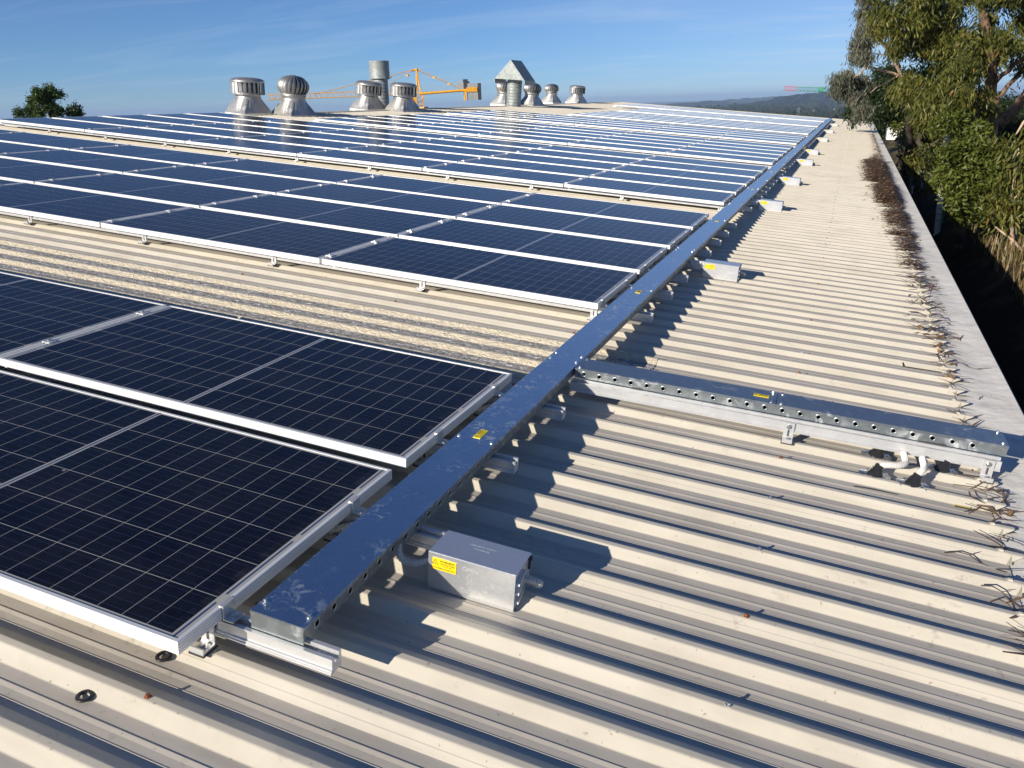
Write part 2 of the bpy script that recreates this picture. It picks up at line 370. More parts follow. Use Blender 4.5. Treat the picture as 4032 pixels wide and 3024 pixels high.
# ------------------------------------------------------------------ warehouse roof
wh = thing('warehouse', 'long low pitched warehouse with cream ribbed metal roof carrying the solar panels', 'warehouse', (0, 0, 0))
RH = abs(ZR - ZP)
def rib_profile(y, zo=0.0):              # points across one pitch: rib centred at y, then the pan up to the next rib
    p = [(-0.0485, 0, 0.6), (-0.0455, 0.0010, 0.12), (-0.0135, RH - 0.0016, 0), (-0.0105, RH - 0.0004, 0.1), (-0.0075, RH, 0.25), (0.0075, RH, 0.25), (0.0105, RH - 0.0006, 0.1), (0.0135, RH - 0.0022, 0), (0.0445, 0.0012, 0.2), (0.0475, 0, 0.6),
         (0.0640, 0, 1), (0.0668, 0.0013, 0.9), (0.0682, 0.0013, 0.9), (0.0700, 0, 1), (RIBP / 2 - 0.004, 0, 1), (RIBP / 2 + 0.007, 0.0020, 1), (RIBP / 2 + 0.0085, 0.0020, 1), (RIBP / 2 + 0.010, 0, 1), (RIBP - 0.058, 0, 1)]
    return [(y + a, ZP + b + zo, c) for a, b, c in p]
def sheet(name, y_from, y_to, xs, zo, mat, parent, slope=None, lap=True, thick=False):
    k0 = math.ceil((y_from - RIB0) / RIBP); k1 = math.floor((y_to - RIB0) / RIBP)
    pts = []
    for k in range(k0, k1 + 1):
        pr = rib_profile(RIB0 + k * RIBP, zo)
        if lap and k % 4 == 0:           # side lap: the overlapping sheet's edge sits proud part-way down the near face
            pr[1] = (pr[1][0] + 0.0120, pr[1][1] + 0.0085, 0.1); pr[0] = (pr[0][0] - 0.001, pr[0][1], 0.5)
            pr.insert(2, (pr[1][0] + 0.0030, pr[1][1] + 0.0008, 0.0))
        pts += pr
    if k1 == k0 + 3 or not lap: pts = pts[:-9]
    n = len(pts); vs = []; fs = []; pan = []
    for x in xs:
        for y, z, c in pts:
            zz = z if slope is None else z + slope(x)
            vs.append((x, y, zz)); pan.append(c)
    for i in range(len(xs) - 1):
        for j in range(n - 1): fs.append((i * n + j, (i + 1) * n + j, (i + 1) * n + j + 1, i * n + j + 1))
    mb = MB(); mb.add(vs, fs); o = mb.build(name, mat, parent)
    a = o.data.attributes.new('pan', 'FLOAT', 'POINT'); a.data.foreach_set('value', pan)
    return o
xs = [EAVE - 0.03, 1.5, 1.0, 0.5, 0, -2, -4, -6, -8, -10, RIDGE]
sheet('roof_sheet', Y0, Y1, xs, 0.0, M['roof'], wh)
T2 = math.tan(2 * PITCH)
sheet('roof_sheet', Y0, Y1, [RIDGE, -20, -27], 0.0, M['roof'], wh, slope=lambda x: (x - RIDGE) * T2)
mb = MB()                                  # ridge capping: two wings with turned-down lips
for sgn in (1, -1):
    f = lambda d: ZR + 0.012 if sgn > 0 else ZR + 0.012 - d * T2
    w = 0.20
    mb.prof([(RIDGE + 0, ZR + 0.014), (RIDGE + sgn * w, f(w) + 0.001), (RIDGE + sgn * (w + 0.004), f(w) - 0.02), (RIDGE + sgn * (w + 0.006), f(w) - 0.02), (RIDGE + sgn * (w + 0.005), f(w) + 0.003), (RIDGE, ZR + 0.017)], Y0, Y1, 'y')
mb.build('ridge_cap', M['roof'], wh)
# translucent sheets
o = sheet('skylight', RIB0 + 3.5 * RIBP, RIB0 + 7.5 * RIBP, [0.49, 0.2, 0, -1, -2, -4, -6, -8, -10], 0.0035, M['skylight'], wh, lap=False)
o = sheet('skylight', RIB0 + 32.5 * RIBP, RIB0 + 34.5 * RIBP, [0.34, 0.2, 0, -1, -2, -4, -6, -8, -10], 0.0035, M['skylight'], wh, lap=False)
# rib end closures
def endcap(mb, y):
    prof = [(-0.0500, ZP + 0.001), (-0.0145, ZR + 0.0008), (-0.0085, ZR + 0.0026), (0.0085, ZR + 0.0026), (0.0145, ZR + 0.0004), (0.0490, ZP + 0.001)]
    vs = []
    for x0, x1 in ((1.955, 1.955), (2.0, 2.0)):
        vs += [(x0, y + a, b) for a, b in prof]
    vs += [(2.0 + 0.052 * (b - ZP) / RH - 0.020, y + a, b) for a, b in prof]
    n = len(prof); fs = []
    for i in range(2):
        for j in range(n - 1): fs.append((i * n + j, (i + 1) * n + j, (i + 1) * n + j + 1, i * n + j + 1))
    fs.append(tuple(range(2 * n, 3 * n)))
    mb.add(vs, fs)
    mb.box(1.962, 1.975, y - 0.006, y + 0.006, ZR + 0.003, ZR + 0.007)
k0 = math.ceil((-0.6 - RIB0) / RIBP); ks = list(range(k0, math.floor((Y1 - RIB0) / RIBP)))
capm = MB(); endcap(capm, 0.0); cap0 = capm.build('rib_end_cap', M['roof'], wh); cap0.location = (0, RIB0 + ks[0] * RIBP, 0)
for k in ks[1:100]:
    c = copy_part(cap0, wh); c.location = (0, RIB0 + k * RIBP, 0)
rest = MB()
for k in ks[100:]: endcap(rest, RIB0 + k * RIBP)
tag(rest.build('rib_end_cap', M['roof'], wh), kind='stuff')
# roofing screws along two purlins, every second rib
def screw_bm(mb, x, y, z=ZR, mi=0, r=0.0085):
    mb.lathe([(r, 0), (r, 0.002), (r * 0.62, 0.0028), (r * 0.60, 0.009), (0, 0.0095)], (x, y, z), 6, mi, False)
sc_new = MB(); screw_bm(sc_new, 0, 0, 0); sc_old = MB(); screw_bm(sc_old, 0, 0, 0)
s_zinc = sc_new.build('roof_screw', M['bolt'], wh); s_rust = sc_old.build('roof_screw', M['rust'], wh)
s_zinc.location = (1.215, RIB0 - 6 * RIBP, ZR); s_rust.location = (-0.045, RIB0 - 9 * RIBP, ZR)
spots = [(1.215, k) for k in range(-4, 70, 2)] + [(-0.045, k) for k in range(-13, 4, 2)] + [(-1.25, k) for k in (-11, -9, 6, 8, 10)] + [(-2.45, k) for k in (6, 8, 10)] + [(-0.05, k) for k in (6, 8, 9, 31, 33)]
spots = [p for p in spots if p not in ((-0.045, -9), (1.215, -6))]
for i, (x, k) in enumerate(spots):
    old = (i * 7 + int(x * 10)) % 3 == 0 or (x < 0 and k < 4 and i % 2 == 0)
    c = copy_part(s_rust if old else s_zinc, wh); c.location = (x + random.uniform(-.008, .008), RIB0 + k * RIBP + random.uniform(-.003, .003), ZR); c.rotation_euler.z = random.random() * 3
rest = MB()
for k in range(70, 250, 2): screw_bm(rest, 1.215, RIB0 + k * RIBP)
tag(rest.build('roof_screw', M['roof'], wh), kind='stuff')
# gutter with mesh guard
gm = MB()
gm.prof([(2.03, ZP - 0.02), (2.05, -0.30), (2.24, -0.30), (2.26, -0.124), (2.275, -0.119), (2.278, -0.132), (2.268, -0.136), (2.25, -0.31), (2.04, -0.31), (2.02, ZP - 0.02)], Y0, Y1, 'y')
for k in range(90): gm.box(2.262, 2.272, -1 + k * 0.45, -0.985 + k * 0.45, -0.120, -0.116)
gut = gm.build('gutter', M['gutter'], wh)
xsg = np.linspace(1.965, 2.262, 8); ysg = np.linspace(-2, Y1, 800)
gv = []; gf = []
for y in ysg:
    for i, x in enumerate(xsg):
        t = i / 7
        z = ZP - 0.006 + 0.044 * t - (0.008 * math.sin(t * PI) if 0.02 < t < 0.98 else 0) + (random.uniform(-.0022, .0022) if 0 < i < 7 else 0) + 0.004 * math.sin(y * 3.1 + i) * math.sin(t * PI)
        gv.append((x, y, z))
for j in range(799):
    for i in range(7): a = j * 8 + i; gf.append((a, a + 1, a + 9, a + 8))
gmesh = MB(); gmesh.add(gv, gf, 0, True); gmesh.build('gutter_guard', M['guard'], gut)
# walls and eaves (seen only from the side)
wm = MB()
wm.box(1.70, 1.85, Y0 + 0.1, Y1 - 0.1, -4.6, ZP - 0.03); wm.box(-26.8, 1.70, Y1 - 0.25, Y1 - 0.1, -5.6, -1.9); wm.box(-26.8, 1.70, Y0 + 0.1, Y0 + 0.25, -5.6, -1.9)
wm.build('wall', M['wall'], wh)
bm_ = MB(); bm_.box(RIDGE, 2.03, Y1, Y1 + 0.02, ZP - 0.2, ZR + 0.01); bm_.build('barge_flashing', M['roof'], wh)

# ------------------------------------------------------------------ solar panels
PL, PW, PH = 1.986, 0.996, 0.037
LP = 2.0057
fm = MB()
lip = 0.011
def ring(mb, x0, x1, y0, y1, z, x0b, x1b, y0b, y1b, zb):
    a = [(x0, y0, z), (x1, y0, z), (x1, y1, z), (x0, y1, z)]; b = [(x0b, y0b, zb), (x1b, y0b, zb), (x1b, y1b, zb), (x0b, y1b, zb)]
    mb.add(a + b, [(i, (i + 1) % 4, 4 + (i + 1) % 4, 4 + i) for i in range(4)])
# outer wall with three shallow grooves
zs = [0, -0.0008, -0.0085, -0.009, -0.0102, -0.0107, -0.0175, -0.018, -0.0192, -0.0197, -0.0265, -0.027, -0.0282, -0.0287, -PH]
ins = [0.0008, 0, 0, 0.0012, 0.0012, 0, 0, 0.0012, 0.0012, 0, 0, 0.0012, 0.0012, 0, 0]
for i in range(len(zs) - 1):
    a, b = ins[i], ins[i + 1]
    ring(fm, -PL + b, -b, b, PW - b, zs[i + 1], -PL + a, -a, a, PW - a, zs[i])
ring(fm, -PL + .0008, -.0008, .0008, PW - .0008, 0, -PL + lip, -lip, lip, PW - lip, 0)
ring(fm, -PL + lip, -lip, lip, PW - lip, 0, -PL + lip, -lip, lip, PW - lip, -0.004)
ring(fm, -PL + .03, -.03, .03, PW - .03, -PH, -PL, 0, 0, PW, -PH)
ring(fm, -PL + .03, -.03, .03, PW - .03, -PH + .0015, -PL + .03, -.03, .03, PW - .03, -PH)
gl = MB(); gl.add([(-PL + lip - .001, lip - .001, -0.0022), (-lip + .001, lip - .001, -0.0022), (-lip + .001, PW - lip + .001, -0.0022), (-PL + lip - .001, PW - lip + .001, -0.0022)], [(0, 1, 2, 3)])
gl.add([(-PL + .02, .02, -0.0075), (-.02, .02, -0.0075), (-.02, PW - .02, -0.0075), (-PL + .02, PW - .02, -0.0075)], [(3, 2, 1, 0)], 1)

BLOCKS = [('first', 0.0, 1.088, 2, 4), ('second', 3.496, 1.0824, 4, 6), ('third', 8.785, 1.1088, 5, 6), ('fourth', 15.03, 1.122, 5, 5),
          ('fifth', 21.72, 1.115, 4, 5), ('sixth', 27.45, 1.11, 5, 4), ('seventh', 34.2, 1.11, 5, 4), ('eighth', 40.8, 1.11, 4, 5)]
ORD = ['first', 'second', 'third', 'fourth', 'fifth', 'sixth']
def panel_label(b, r, c, nr):
    row = 'front row' if r == 0 else ('back row' if r == nr - 1 else ORD[r] + ' row')
    if c == 0: return f'dark blue solar panel beside the cable tray, {row} of the {b} array'
    return f'dark blue solar panel, {ORD[c]} from the tray, {row} of the {b} array'
proto = None
for bn, y0, dy, nr, nc in BLOCKS:
    for r in range(nr):
        for c in range(nc):
            t = thing('solar_panel', panel_label(bn, r, c, nr), 'solar panel', (-c * LP + random.uniform(-.002, .002), y0 + r * dy, random.uniform(-.0015, .0015)), 0, 'solar panels on the roof')
            if proto is None:
                pf = fm.build('panel_frame', M['frame'], t); pg = gl.build('cell_sheet', [M['cells'], M['white']], t); proto = (pf, pg)
            else:
                for s_ in proto: copy_part(s_, t)

# ------------------------------------------------------------------ mounting rails with clamps and roof feet
RT, RB = -0.0385, -0.086
railp = [(-.026, RB), (.020, RB), (.020, RT), (.009, RT), (.009, RT - .020), (-.009, RT - .020), (-.009, RT - .006), (-.020, RT - .006), (-.020, RB + .013), (-.0235, RB + .011), (-.0235, RB + .006), (-.026, RB + .004)]
def hexbolt(mb, x, y, z, r=0.008, h=0.007, M_=None, mi=0, washer=True):
    if washer: mb.lathe([(0, 0), (r * 1.7, 0), (r * 1.7, 0.002), (r, 0.002)], (x, y, z), 14, mi, False, M_)
    mb.lathe([(r, 0.002), (r, h), (r * 0.8, h + .001), (0, h + .001)], (x, y, z), 6, mi, False, M_)
em = MB()      # end clamp: Z-shaped, hooked over the panel's end frame
em.box(-.010, .0045, -.022, .022, 0.0005, 0.004); em.box(.001, .0045, -.022, .022, RT, 0.0005); em.box(.0045, .032, -.022, .022, RT - .002 + .003, RT + .005)
eb = MB(); hexbolt(eb, .019, 0, RT + .005)
em_mid = MB(); em_mid.box(-.024, .024, -.020, .020, 0.0006, 0.0045); em_mid.box(-.006, .006, -.020, .020, RT, 0.0006)
mbolt = MB(); hexbolt(mbolt, 0, 0, 0.0045, washer=False)
ft = MB()       # L-shaped roof foot in front of the rail
ft.prof([(-.072, ZR + .004), (-.072, ZR + .022), (-.068, ZR + .022), (-.066, ZR + .010), (-.034, ZR + .010), (-.030, ZR + .014), (-.030, RT - .004), (-.0265, RT - .004), (-.0245, ZR + .010), (-.024, ZR + .004)], -.021, .021, 'x')
ftr = MB(); ftr.box(-.024, .024, -.075, -.022, ZR, ZR + .004)
ftb = MB(); hexbolt(ftb, 0, -.050, ZR + .010, .0075, .009)
ftb2 = MB(); hexbolt(ftb2, 0, 0, 0, .0065, .008, M_=Matrix.Translation((0, -.030, RT - .022)) @ Matrix.Rotation(PI / 2, 4, 'X'))
slot = MB(); slot.box(-.004, .004, -.0306, -.030, ZR + .020, RT - .036)
protos = {}
def part(key, mbs, mat, t):
    if key not in protos: protos[key] = mbs.build(key.split('|')[0], mat, t); return protos[key]
    return copy_part(protos[key], t)
railmesh = {}
def add_rail(y, nc, label, front, xend=0.32, feet=None, yend=None):
    t = thing('mounting_rail', label, 'rail', (0, y, 0), 0, 'aluminium mounting rails')
    x0 = -nc * LP - 0.10
    key = f'rail_extrusion|{nc}|{xend}'
    m_ = MB()
    if key not in protos: m_.prof(railp, x0, xend, 'x')
    part(key, m_, M['alu'], t)
    c = part('end_clamp|', em, M['alu'], t); bo = part('clamp_bolt|e', eb, M['bolt'], c)
    for k in range(1, nc):
        c = part('mid_clamp|', em_mid, M['alu'], t); c.location = (-k * LP + 0.0095, 0, 0)
        part('clamp_bolt|m', mbolt, M['bolt'], c)
    xsf = [-0.045 - 1.205 * k for k in range(int(nc * LP / 1.205) + 1)] if front else [-0.045]
    for x in xsf:
        f = part('roof_foot|', ft, M['alu'], t); f.location = (x, 0, 0)
        part('foot_pad|', ftr, M['rubber'], f); part('foot_bolt|', ftb, M['bolt'], f); part('foot_bolt|r', ftb2, M['bolt'], f); part('foot_slot|', slot, M['dark'], f)
rails_y = []
for bn, y0, dy, nr, nc in BLOCKS:
    for r in range(nr):
        row = 'front row' if r == 0 else ('back row' if r == nr - 1 else ORD[r] + ' row')
        fo, ro = (0.17, 0.761) if (bn == 'first' and r == 0) else ((0.26, 0.813) if bn == 'first' else ((0.115, 0.723) if r == 0 else (0.205, 0.78)))
        for w, off in (('front', fo), ('rear', ro)):
            y = y0 + r * dy + off
            xe = 0.40 if (bn == 'first' and r == 0 and w == 'rear') else 0.32
            add_rail(y, nc, f'aluminium {w} rail under the {row} of solar panels in the {bn} array', r == 0 and w == 'front', xe)

# ------------------------------------------------------------------ cable tray
TX0, TX1, TY0, TY1 = 0.078, 0.230, 0.165, 46.0
TZ0, TZ1 = -0.0375, 0.008
TH = 0.046
TZ0 = TZ1 - TH
def holed_wall(mb, o, du, dv, nrm, length, height, pitch, r, start, mi=0, rim=True, shape=14):
    """wall from o along du (length), up dv (height); round knock-outs every pitch"""
    o = Vector(o); du = Vector(du); dv = Vector(dv); nrm = Vector(nrm)
    n_ = int((length - start) / pitch); edge = 0.0
    def rect(a, b):
        mb.add([o + du * a, o + du * b, o + du * b + dv * height, o + du * a + dv * height], [(0, 1, 2, 3)], mi)
    first = start - pitch / 2
    if first > 0: rect(0, first)
    for k in range(n_):
        c = start + k * pitch; a, b = c - pitch / 2, c + pitch / 2
        hv = height * 0.5; out = []; inn = []; rimo = []
        for i in range(shape):
            t = 2 * PI * i / shape + PI / 4; ct, st = math.cos(t), math.sin(t)
            s_ = min((pitch / 2) / abs(ct) if abs(ct) > 1e-6 else 9e9, hv / abs(st) if abs(st) > 1e-6 else 9e9)
            out.append(o + du * (c + ct * s_) + dv * (hv + st * s_))
            inn.append(o + du * (c + ct * r) + dv * (hv + st * r))
        # make sure the four corners are on the outline
        corners = [(b, height), (a, height), (a, 0), (b, 0)]
        vs = out + inn; fs = [(i, (i + 1) % shape, shape + (i + 1) % shape, shape + i) for i in range(shape)]
        mb.add(vs, fs, mi)
        for (cx_, cy_) in corners:
            tt = [math.atan2(cy_ - hv, cx_ - c)]
            ang = tt[0] % (2 * PI)
            i0 = int(((ang - PI / 4) % (2 * PI)) / (2 * PI / shape)) % shape
            p = o + du * cx_ + dv * cy_
            if (out[i0] - p).length > 1e-5 and (out[(i0 + 1) % shape] - p).length > 1e-5:
                mb.add([out[i0], p, out[(i0 + 1) % shape]], [(0, 1, 2)], mi)
        if rim:
            ro = r * 1.75; rm = []
            for i in range(shape):
                t = 2 * PI * i / shape + PI / 4
                d_ = du * math.cos(t) + dv * math.sin(t); cc = o + du * c + dv * hv
                rm += [cc + d_ * r * 0.98 + nrm * 0.0004, cc + d_ * r * 1.25 + nrm * 0.0030, cc + d_ * ro + nrm * 0.0004]
            fs = []
            for i in range(shape):
                j = (i + 1) % shape
                fs += [(3 * i, 3 * i + 1, 3 * j + 1, 3 * j), (3 * i + 1, 3 * i + 2, 3 * j + 2, 3 * j + 1)]
            mb.add(rm, fs, mi, True)
    rect(start + (n_ - 0.5) * pitch, length)
def text_mesh(s, size, mat, name='lettering', bold=True, ext=0.0):
    cu = bpy.data.curves.new('lettering', 'FONT'); cu.body = s; cu.size = size; cu.align_x = 'CENTER'; cu.align_y = 'CENTER'; cu.extrude = ext
    if bold: cu.offset = size * 0.018
    to = bpy.data.objects.new('lettering', cu); COL.objects.link(to)
    dg = bpy.context.evaluated_depsgraph_get(); dg.update()
    me = bpy.data.meshes.new_from_object(to.evaluated_get(dg)); bpy.data.objects.remove(to)
    me.materials.clear(); me.materials.append(mat); me.name = name
    o = bpy.data.objects.new(name, me); COL.objects.link(o); return o
def join_into(mb, o, Mx, mi=0):
    vs = [Mx @ v.co for v in o.data.vertices]; fs = [tuple(p.vertices) for p in o.data.polygons]
    mb.add(vs, fs, mi); bpy.data.objects.remove(o)
def warning_label(name, parent, Mx, w=0.072, h=0.036):
    """yellow plate with triangle and print; Mx maps label plane (x right, y up, z out) to the parent"""
    mb = MB(); mb.box(-w / 2, w / 2, -h / 2, h / 2, 0, 0.0018, 0, Mx)
    ink = MB()
    def tx(s, x, y, size): join_into(ink, text_mesh(s, size, M['ink']), Mx @ Matrix.Translation((x, y, 0.0021)))
    tx('WARNING', w * 0.13, h * 0.30, h * 0.26); tx('Hazardous Voltage', w * 0.13, h * 0.09, h * 0.165)
    tx('(above 600 volts)', w * 0.13, -h * 0.09, h * 0.11); tx('AUTHORISED ACCESS ONLY !', 0.0, -h * 0.33, h * 0.155)
    # triangle
    cx_, cy_ = -w * 0.38, h * 0.14; r = h * 0.30
    def tri(rr): return [Mx @ Vector((cx_ + rr * math.cos(a), cy_ - h * 0.03 + rr * math.sin(a), 0.0021)) for a in (PI / 2, PI / 2 + 2 * PI / 3, PI / 2 + 4 * PI / 3)]
    a, b = tri(r), tri(r * 0.74); ink.add(a + b, [(0, 1, 4, 3), (1, 2, 5, 4), (2, 0, 3, 5)])
    zz = [(0.15, 0.55), (-0.25, -0.02), (0.0, -0.02), (-0.12, -0.4), (0.25, 0.1), (0.02, 0.1)]
    ink.add([Mx @ Vector((cx_ + x * r * .7, cy_ - h * .03 + y * r * .7, 0.0021)) for x, y in zz], [tuple(range(6))])
    o = mb.build(name, M['sticker'], parent); ink.build('lettering', M['ink'], o); return o

tray = thing('cable_tray', 'long straight galvanised cable tray with screwed covers running beside the solar panels', 'cable tray', (0, 0, 0))
tb = MB(); L = TY1 - TY0
holed_wall(tb, (TX1, TY0, TZ0), (0, 1, 0), (0, 0, 1), (1, 0, 0), L, TH - 0.001, 0.0749, 0.0085, 0.055)
tb.add([(TX0, TY0, TZ0), (TX1, TY0, TZ0), (TX1, TY1, TZ0), (TX0, TY1, TZ0)], [(0, 3, 2, 1)])
tb.add([(TX0, TY0, TZ0), (TX0, TY1, TZ0), (TX0, TY1, TZ1 - .001), (TX0, TY0, TZ1 - .001)], [(0, 1, 2, 3)])
tb.build('tray_channel', M['tray2'], tray)
ec = MB(); ec.box(TX0 - .001, TX1 + .001, TY0 - .003, TY0 - .0005, TZ0 - .004, TZ1 - .001); ec.box(TX0 - .001, TX0 + 0.03, TY0 - .002, TY0 + .02, TZ0 - .004, TZ0 - .002)
ec.build('end_plate', M['tray2'], tray)
cab = MB()
for i in range(5): cab.tube([(TX0 + .03 + i * .02, TY0 + .03, TZ0 + .010), (TX0 + .03 + i * .02, TY1, TZ0 + .010)], .006, 6)
cab.build('cable', M['rubber'], tray)
def cover(mb, x0, x1, y0, y1, z):
    mb.prof([(x0 - .0012, z), (x0 - .0012, z - .009), (x0 - .0030, z - .009), (x0 - .0030, z + .0016), (x0 - .0022, z + .0022), (x1 + .0022, z + .0022), (x1 + .0030, z + .0016), (x1 + .0030, z - .009), (x1 + .0012, z - .009), (x1 + .0012, z)], y0, y1, 'y')
joints = [TY0 - .004, 2.41, 5.52, 8.62, 11.7, 14.8, 17.9, 21.0, 24.1, 27.2, 30.3, 33.4, 36.5, 39.6, 42.7, TY1]
stickers = {0: 1.39, 1: 3.90, 2: 7.24, 3: 10.36, 4: 13.08, 5: 16.44, 6: 19.67, 8: 26.7}
tscrew = MB(); hexbolt(tscrew, 0, 0, 0, .0052, .0075); ts0 = None
def tray_screw(x, y, z, parent=None):
    global ts0
    if ts0 is None: ts0 = tscrew.build('cover_screw', M['bolt'], parent)
    else: ts0 = copy_part(ts0, parent)
    ts0.location = (x, y, z); ts0.rotation_euler = (0, 0, random.random() * 3)
for i in range(len(joints) - 1):
    cvm = MB(); cover(cvm, TX0, TX1, joints[i] + .0008, joints[i + 1] - .0008, TZ1)
    cv = cvm.build('tray_cover', M['tray'], tray)
    ys = [joints[i] + .045, joints[i + 1] - .045]
    if i in stickers: ys.append(stickers[i] + (-0.05 if i == 0 else 0.08))
    if i < 9:
        for y in ys:
            for x in (TX0 + .010, TX1 - .010): tray_screw(x, y, TZ1 + .0022, cv)
    if i == 0:
        warning_label('warning_label', tray, Matrix.Translation((0.153, stickers[0], TZ1 + .0023)) @ Matrix.Rotation(PI / 2, 4, 'Z'), 0.078, 0.030)
        plab = None
    elif i in stickers:
        if plab is None:
            lb = MB(); lb.box(-.016, .016, -.036, .036, 0, .002); 
            for q in range(3): lb.box(-.010 + q * .007, -.007 + q * .007, -.030, .030, .002, .0024, 1)
            plab = lb.build('warning_label', [M['sticker'], M['ink']], tray); o = plab
        else: o = copy_part(plab, tray)
        o.location = (0.155, stickers[i], TZ1 + .0023)

# branch tray across to the gutter
bt = thing('branch_cable_tray', 'short galvanised cable tray with round knockouts branching from the long tray towards the gutter', 'cable tray', (0.238, 2.292, 0), math.radians(1.6))
BL, BWd = 1.815, 0.150
bb = MB()
holed_wall(bb, (0, 0, TZ0), (1, 0, 0), (0, 0, 1), (0, -1, 0), BL, TH - .001, 0.0749, 0.0080, 0.045)
bb.add([(0, 0, TZ0), (BL, 0, TZ0), (BL, BWd, TZ0), (0, BWd, TZ0)], [(0, 3, 2, 1)])
bb.add([(0, BWd, TZ0), (BL, BWd, TZ0), (BL, BWd, TZ1 - .001), (0, BWd, TZ1 - .001)], [(0, 1, 2, 3)])
bb.build('tray_channel', M['tray2'], bt)
for a, b in ((0.0, 0.912), (0.914, BL + .004)):
    c = MB(); c.prof([(-.0015, TZ1), (-.0015, TZ1 - .010), (-.0035, TZ1 - .010), (-.0035, TZ1 + .0018), (-.0025, TZ1 + .0024), (BWd + .0025, TZ1 + .0024), (BWd + .0035, TZ1 + .0018), (BWd + .0035, TZ1 - .010), (BWd + .0015, TZ1 - .010), (BWd + .0015, TZ1)], a, b, 'x')
    cv = c.build('tray_cover', M['tray3'], bt)
    for x in (a + .02, b - .02):
        for y in (.012, BWd - .012): tray_screw(x, y, TZ1 + .0024, cv)
epm = MB(); epm.box(BL + .001, BL + .003, -.001, BWd + .001, TZ0 - .002, TZ1 - .001); epm.box(BL - .02, BL + .002, -.0025, -.0012, TZ0 + .002, TZ1 - .011); epm.build('end_plate', M['tray2'], bt)
warning_label('warning_label', bt, Matrix.Translation((0.845, 0.070, TZ1 + .0026)), 0.066, 0.030)
for x0, x1 in ((.26, .33), (1.50, 1.60)):
    tg = MB(); tg.prof([(x0, TZ0 - .002), (x1, TZ0 - .002), (x1, TZ0 + .004), (x1 - .02, TZ0 + .006), (x1 - .025, TZ0 + .004), (x0 + .02, TZ0 + .004)], -.004, -.001, 'y'); tg.build('joiner_clip', M['dark'], bt)
r2 = thing('mounting_rail', 'aluminium rail on two slotted feet carrying the branch cable tray', 'rail', (0.238, 2.262, 0), math.radians(1.6), 'aluminium mounting rails')
rb = MB(); rb.prof([(a, b) for a, b in railp], -0.004, 1.80, 'x'); rb.build('rail_extrusion', M['alu'], r2)
ft2 = MB(); ft2.prof([(-.062, ZR + .002), (-.062, ZR + .007), (-.033, ZR + .007), (-.030, ZR + .010), (-.030, RT - .008), (-.0265, RT - .008), (-.0265, ZR + .002)], -.021, .021, 'x')
for x in (0.985, 1.755):
    f = copy_part(protos['roof_foot|'], r2); f.location = (x, 0, 0)
    for k_ in ('foot_pad|', 'foot_bolt|', 'foot_bolt|r', 'foot_slot|'): copy_part(protos[k_], f)

# ------------------------------------------------------------------ flexible conduit helper
def corrugated(mb, pts, r, pitch=0.007, mi=0):
    """ribbed flexible conduit through control points (Catmull-Rom)"""
    pts = [Vector(p) for p in pts]; pp = [pts[0] * 2 - pts[1]] + pts + [pts[-1] * 2 - pts[-2]]
    fine = []
    for i in range(1, len(pp) - 2):
        for k in range(24):
            t = k / 24; p0, p1, p2, p3 = pp[i - 1:i + 3]
            fine.append(0.5 * ((2 * p1) + (p2 - p0) * t + (2 * p0 - 5 * p1 + 4 * p2 - p3) * t * t + (3 * p1 - p0 - 3 * p2 + p3) * t ** 3))
    fine.append(pts[-1])
    d = [0]
    for a, b in zip(fine, fine[1:]): d.append(d[-1] + (b - a).length)
    n = max(4, int(d[-1] / (pitch / 4))); out = []; rad = []; j = 0
    for i in range(n + 1):
        s_ = d[-1] * i / n
        while j < len(d) - 2 and d[j + 1] < s_: j += 1
        t = (s_ - d[j]) / max(1e-9, d[j + 1] - d[j]); out.append(fine[j].lerp(fine[j + 1], min(1, t)))
        rad.append(r * (1.0 if i % 4 in (0, 1) else 0.86))
    mb.tube(out, rad, 10, mi, False)

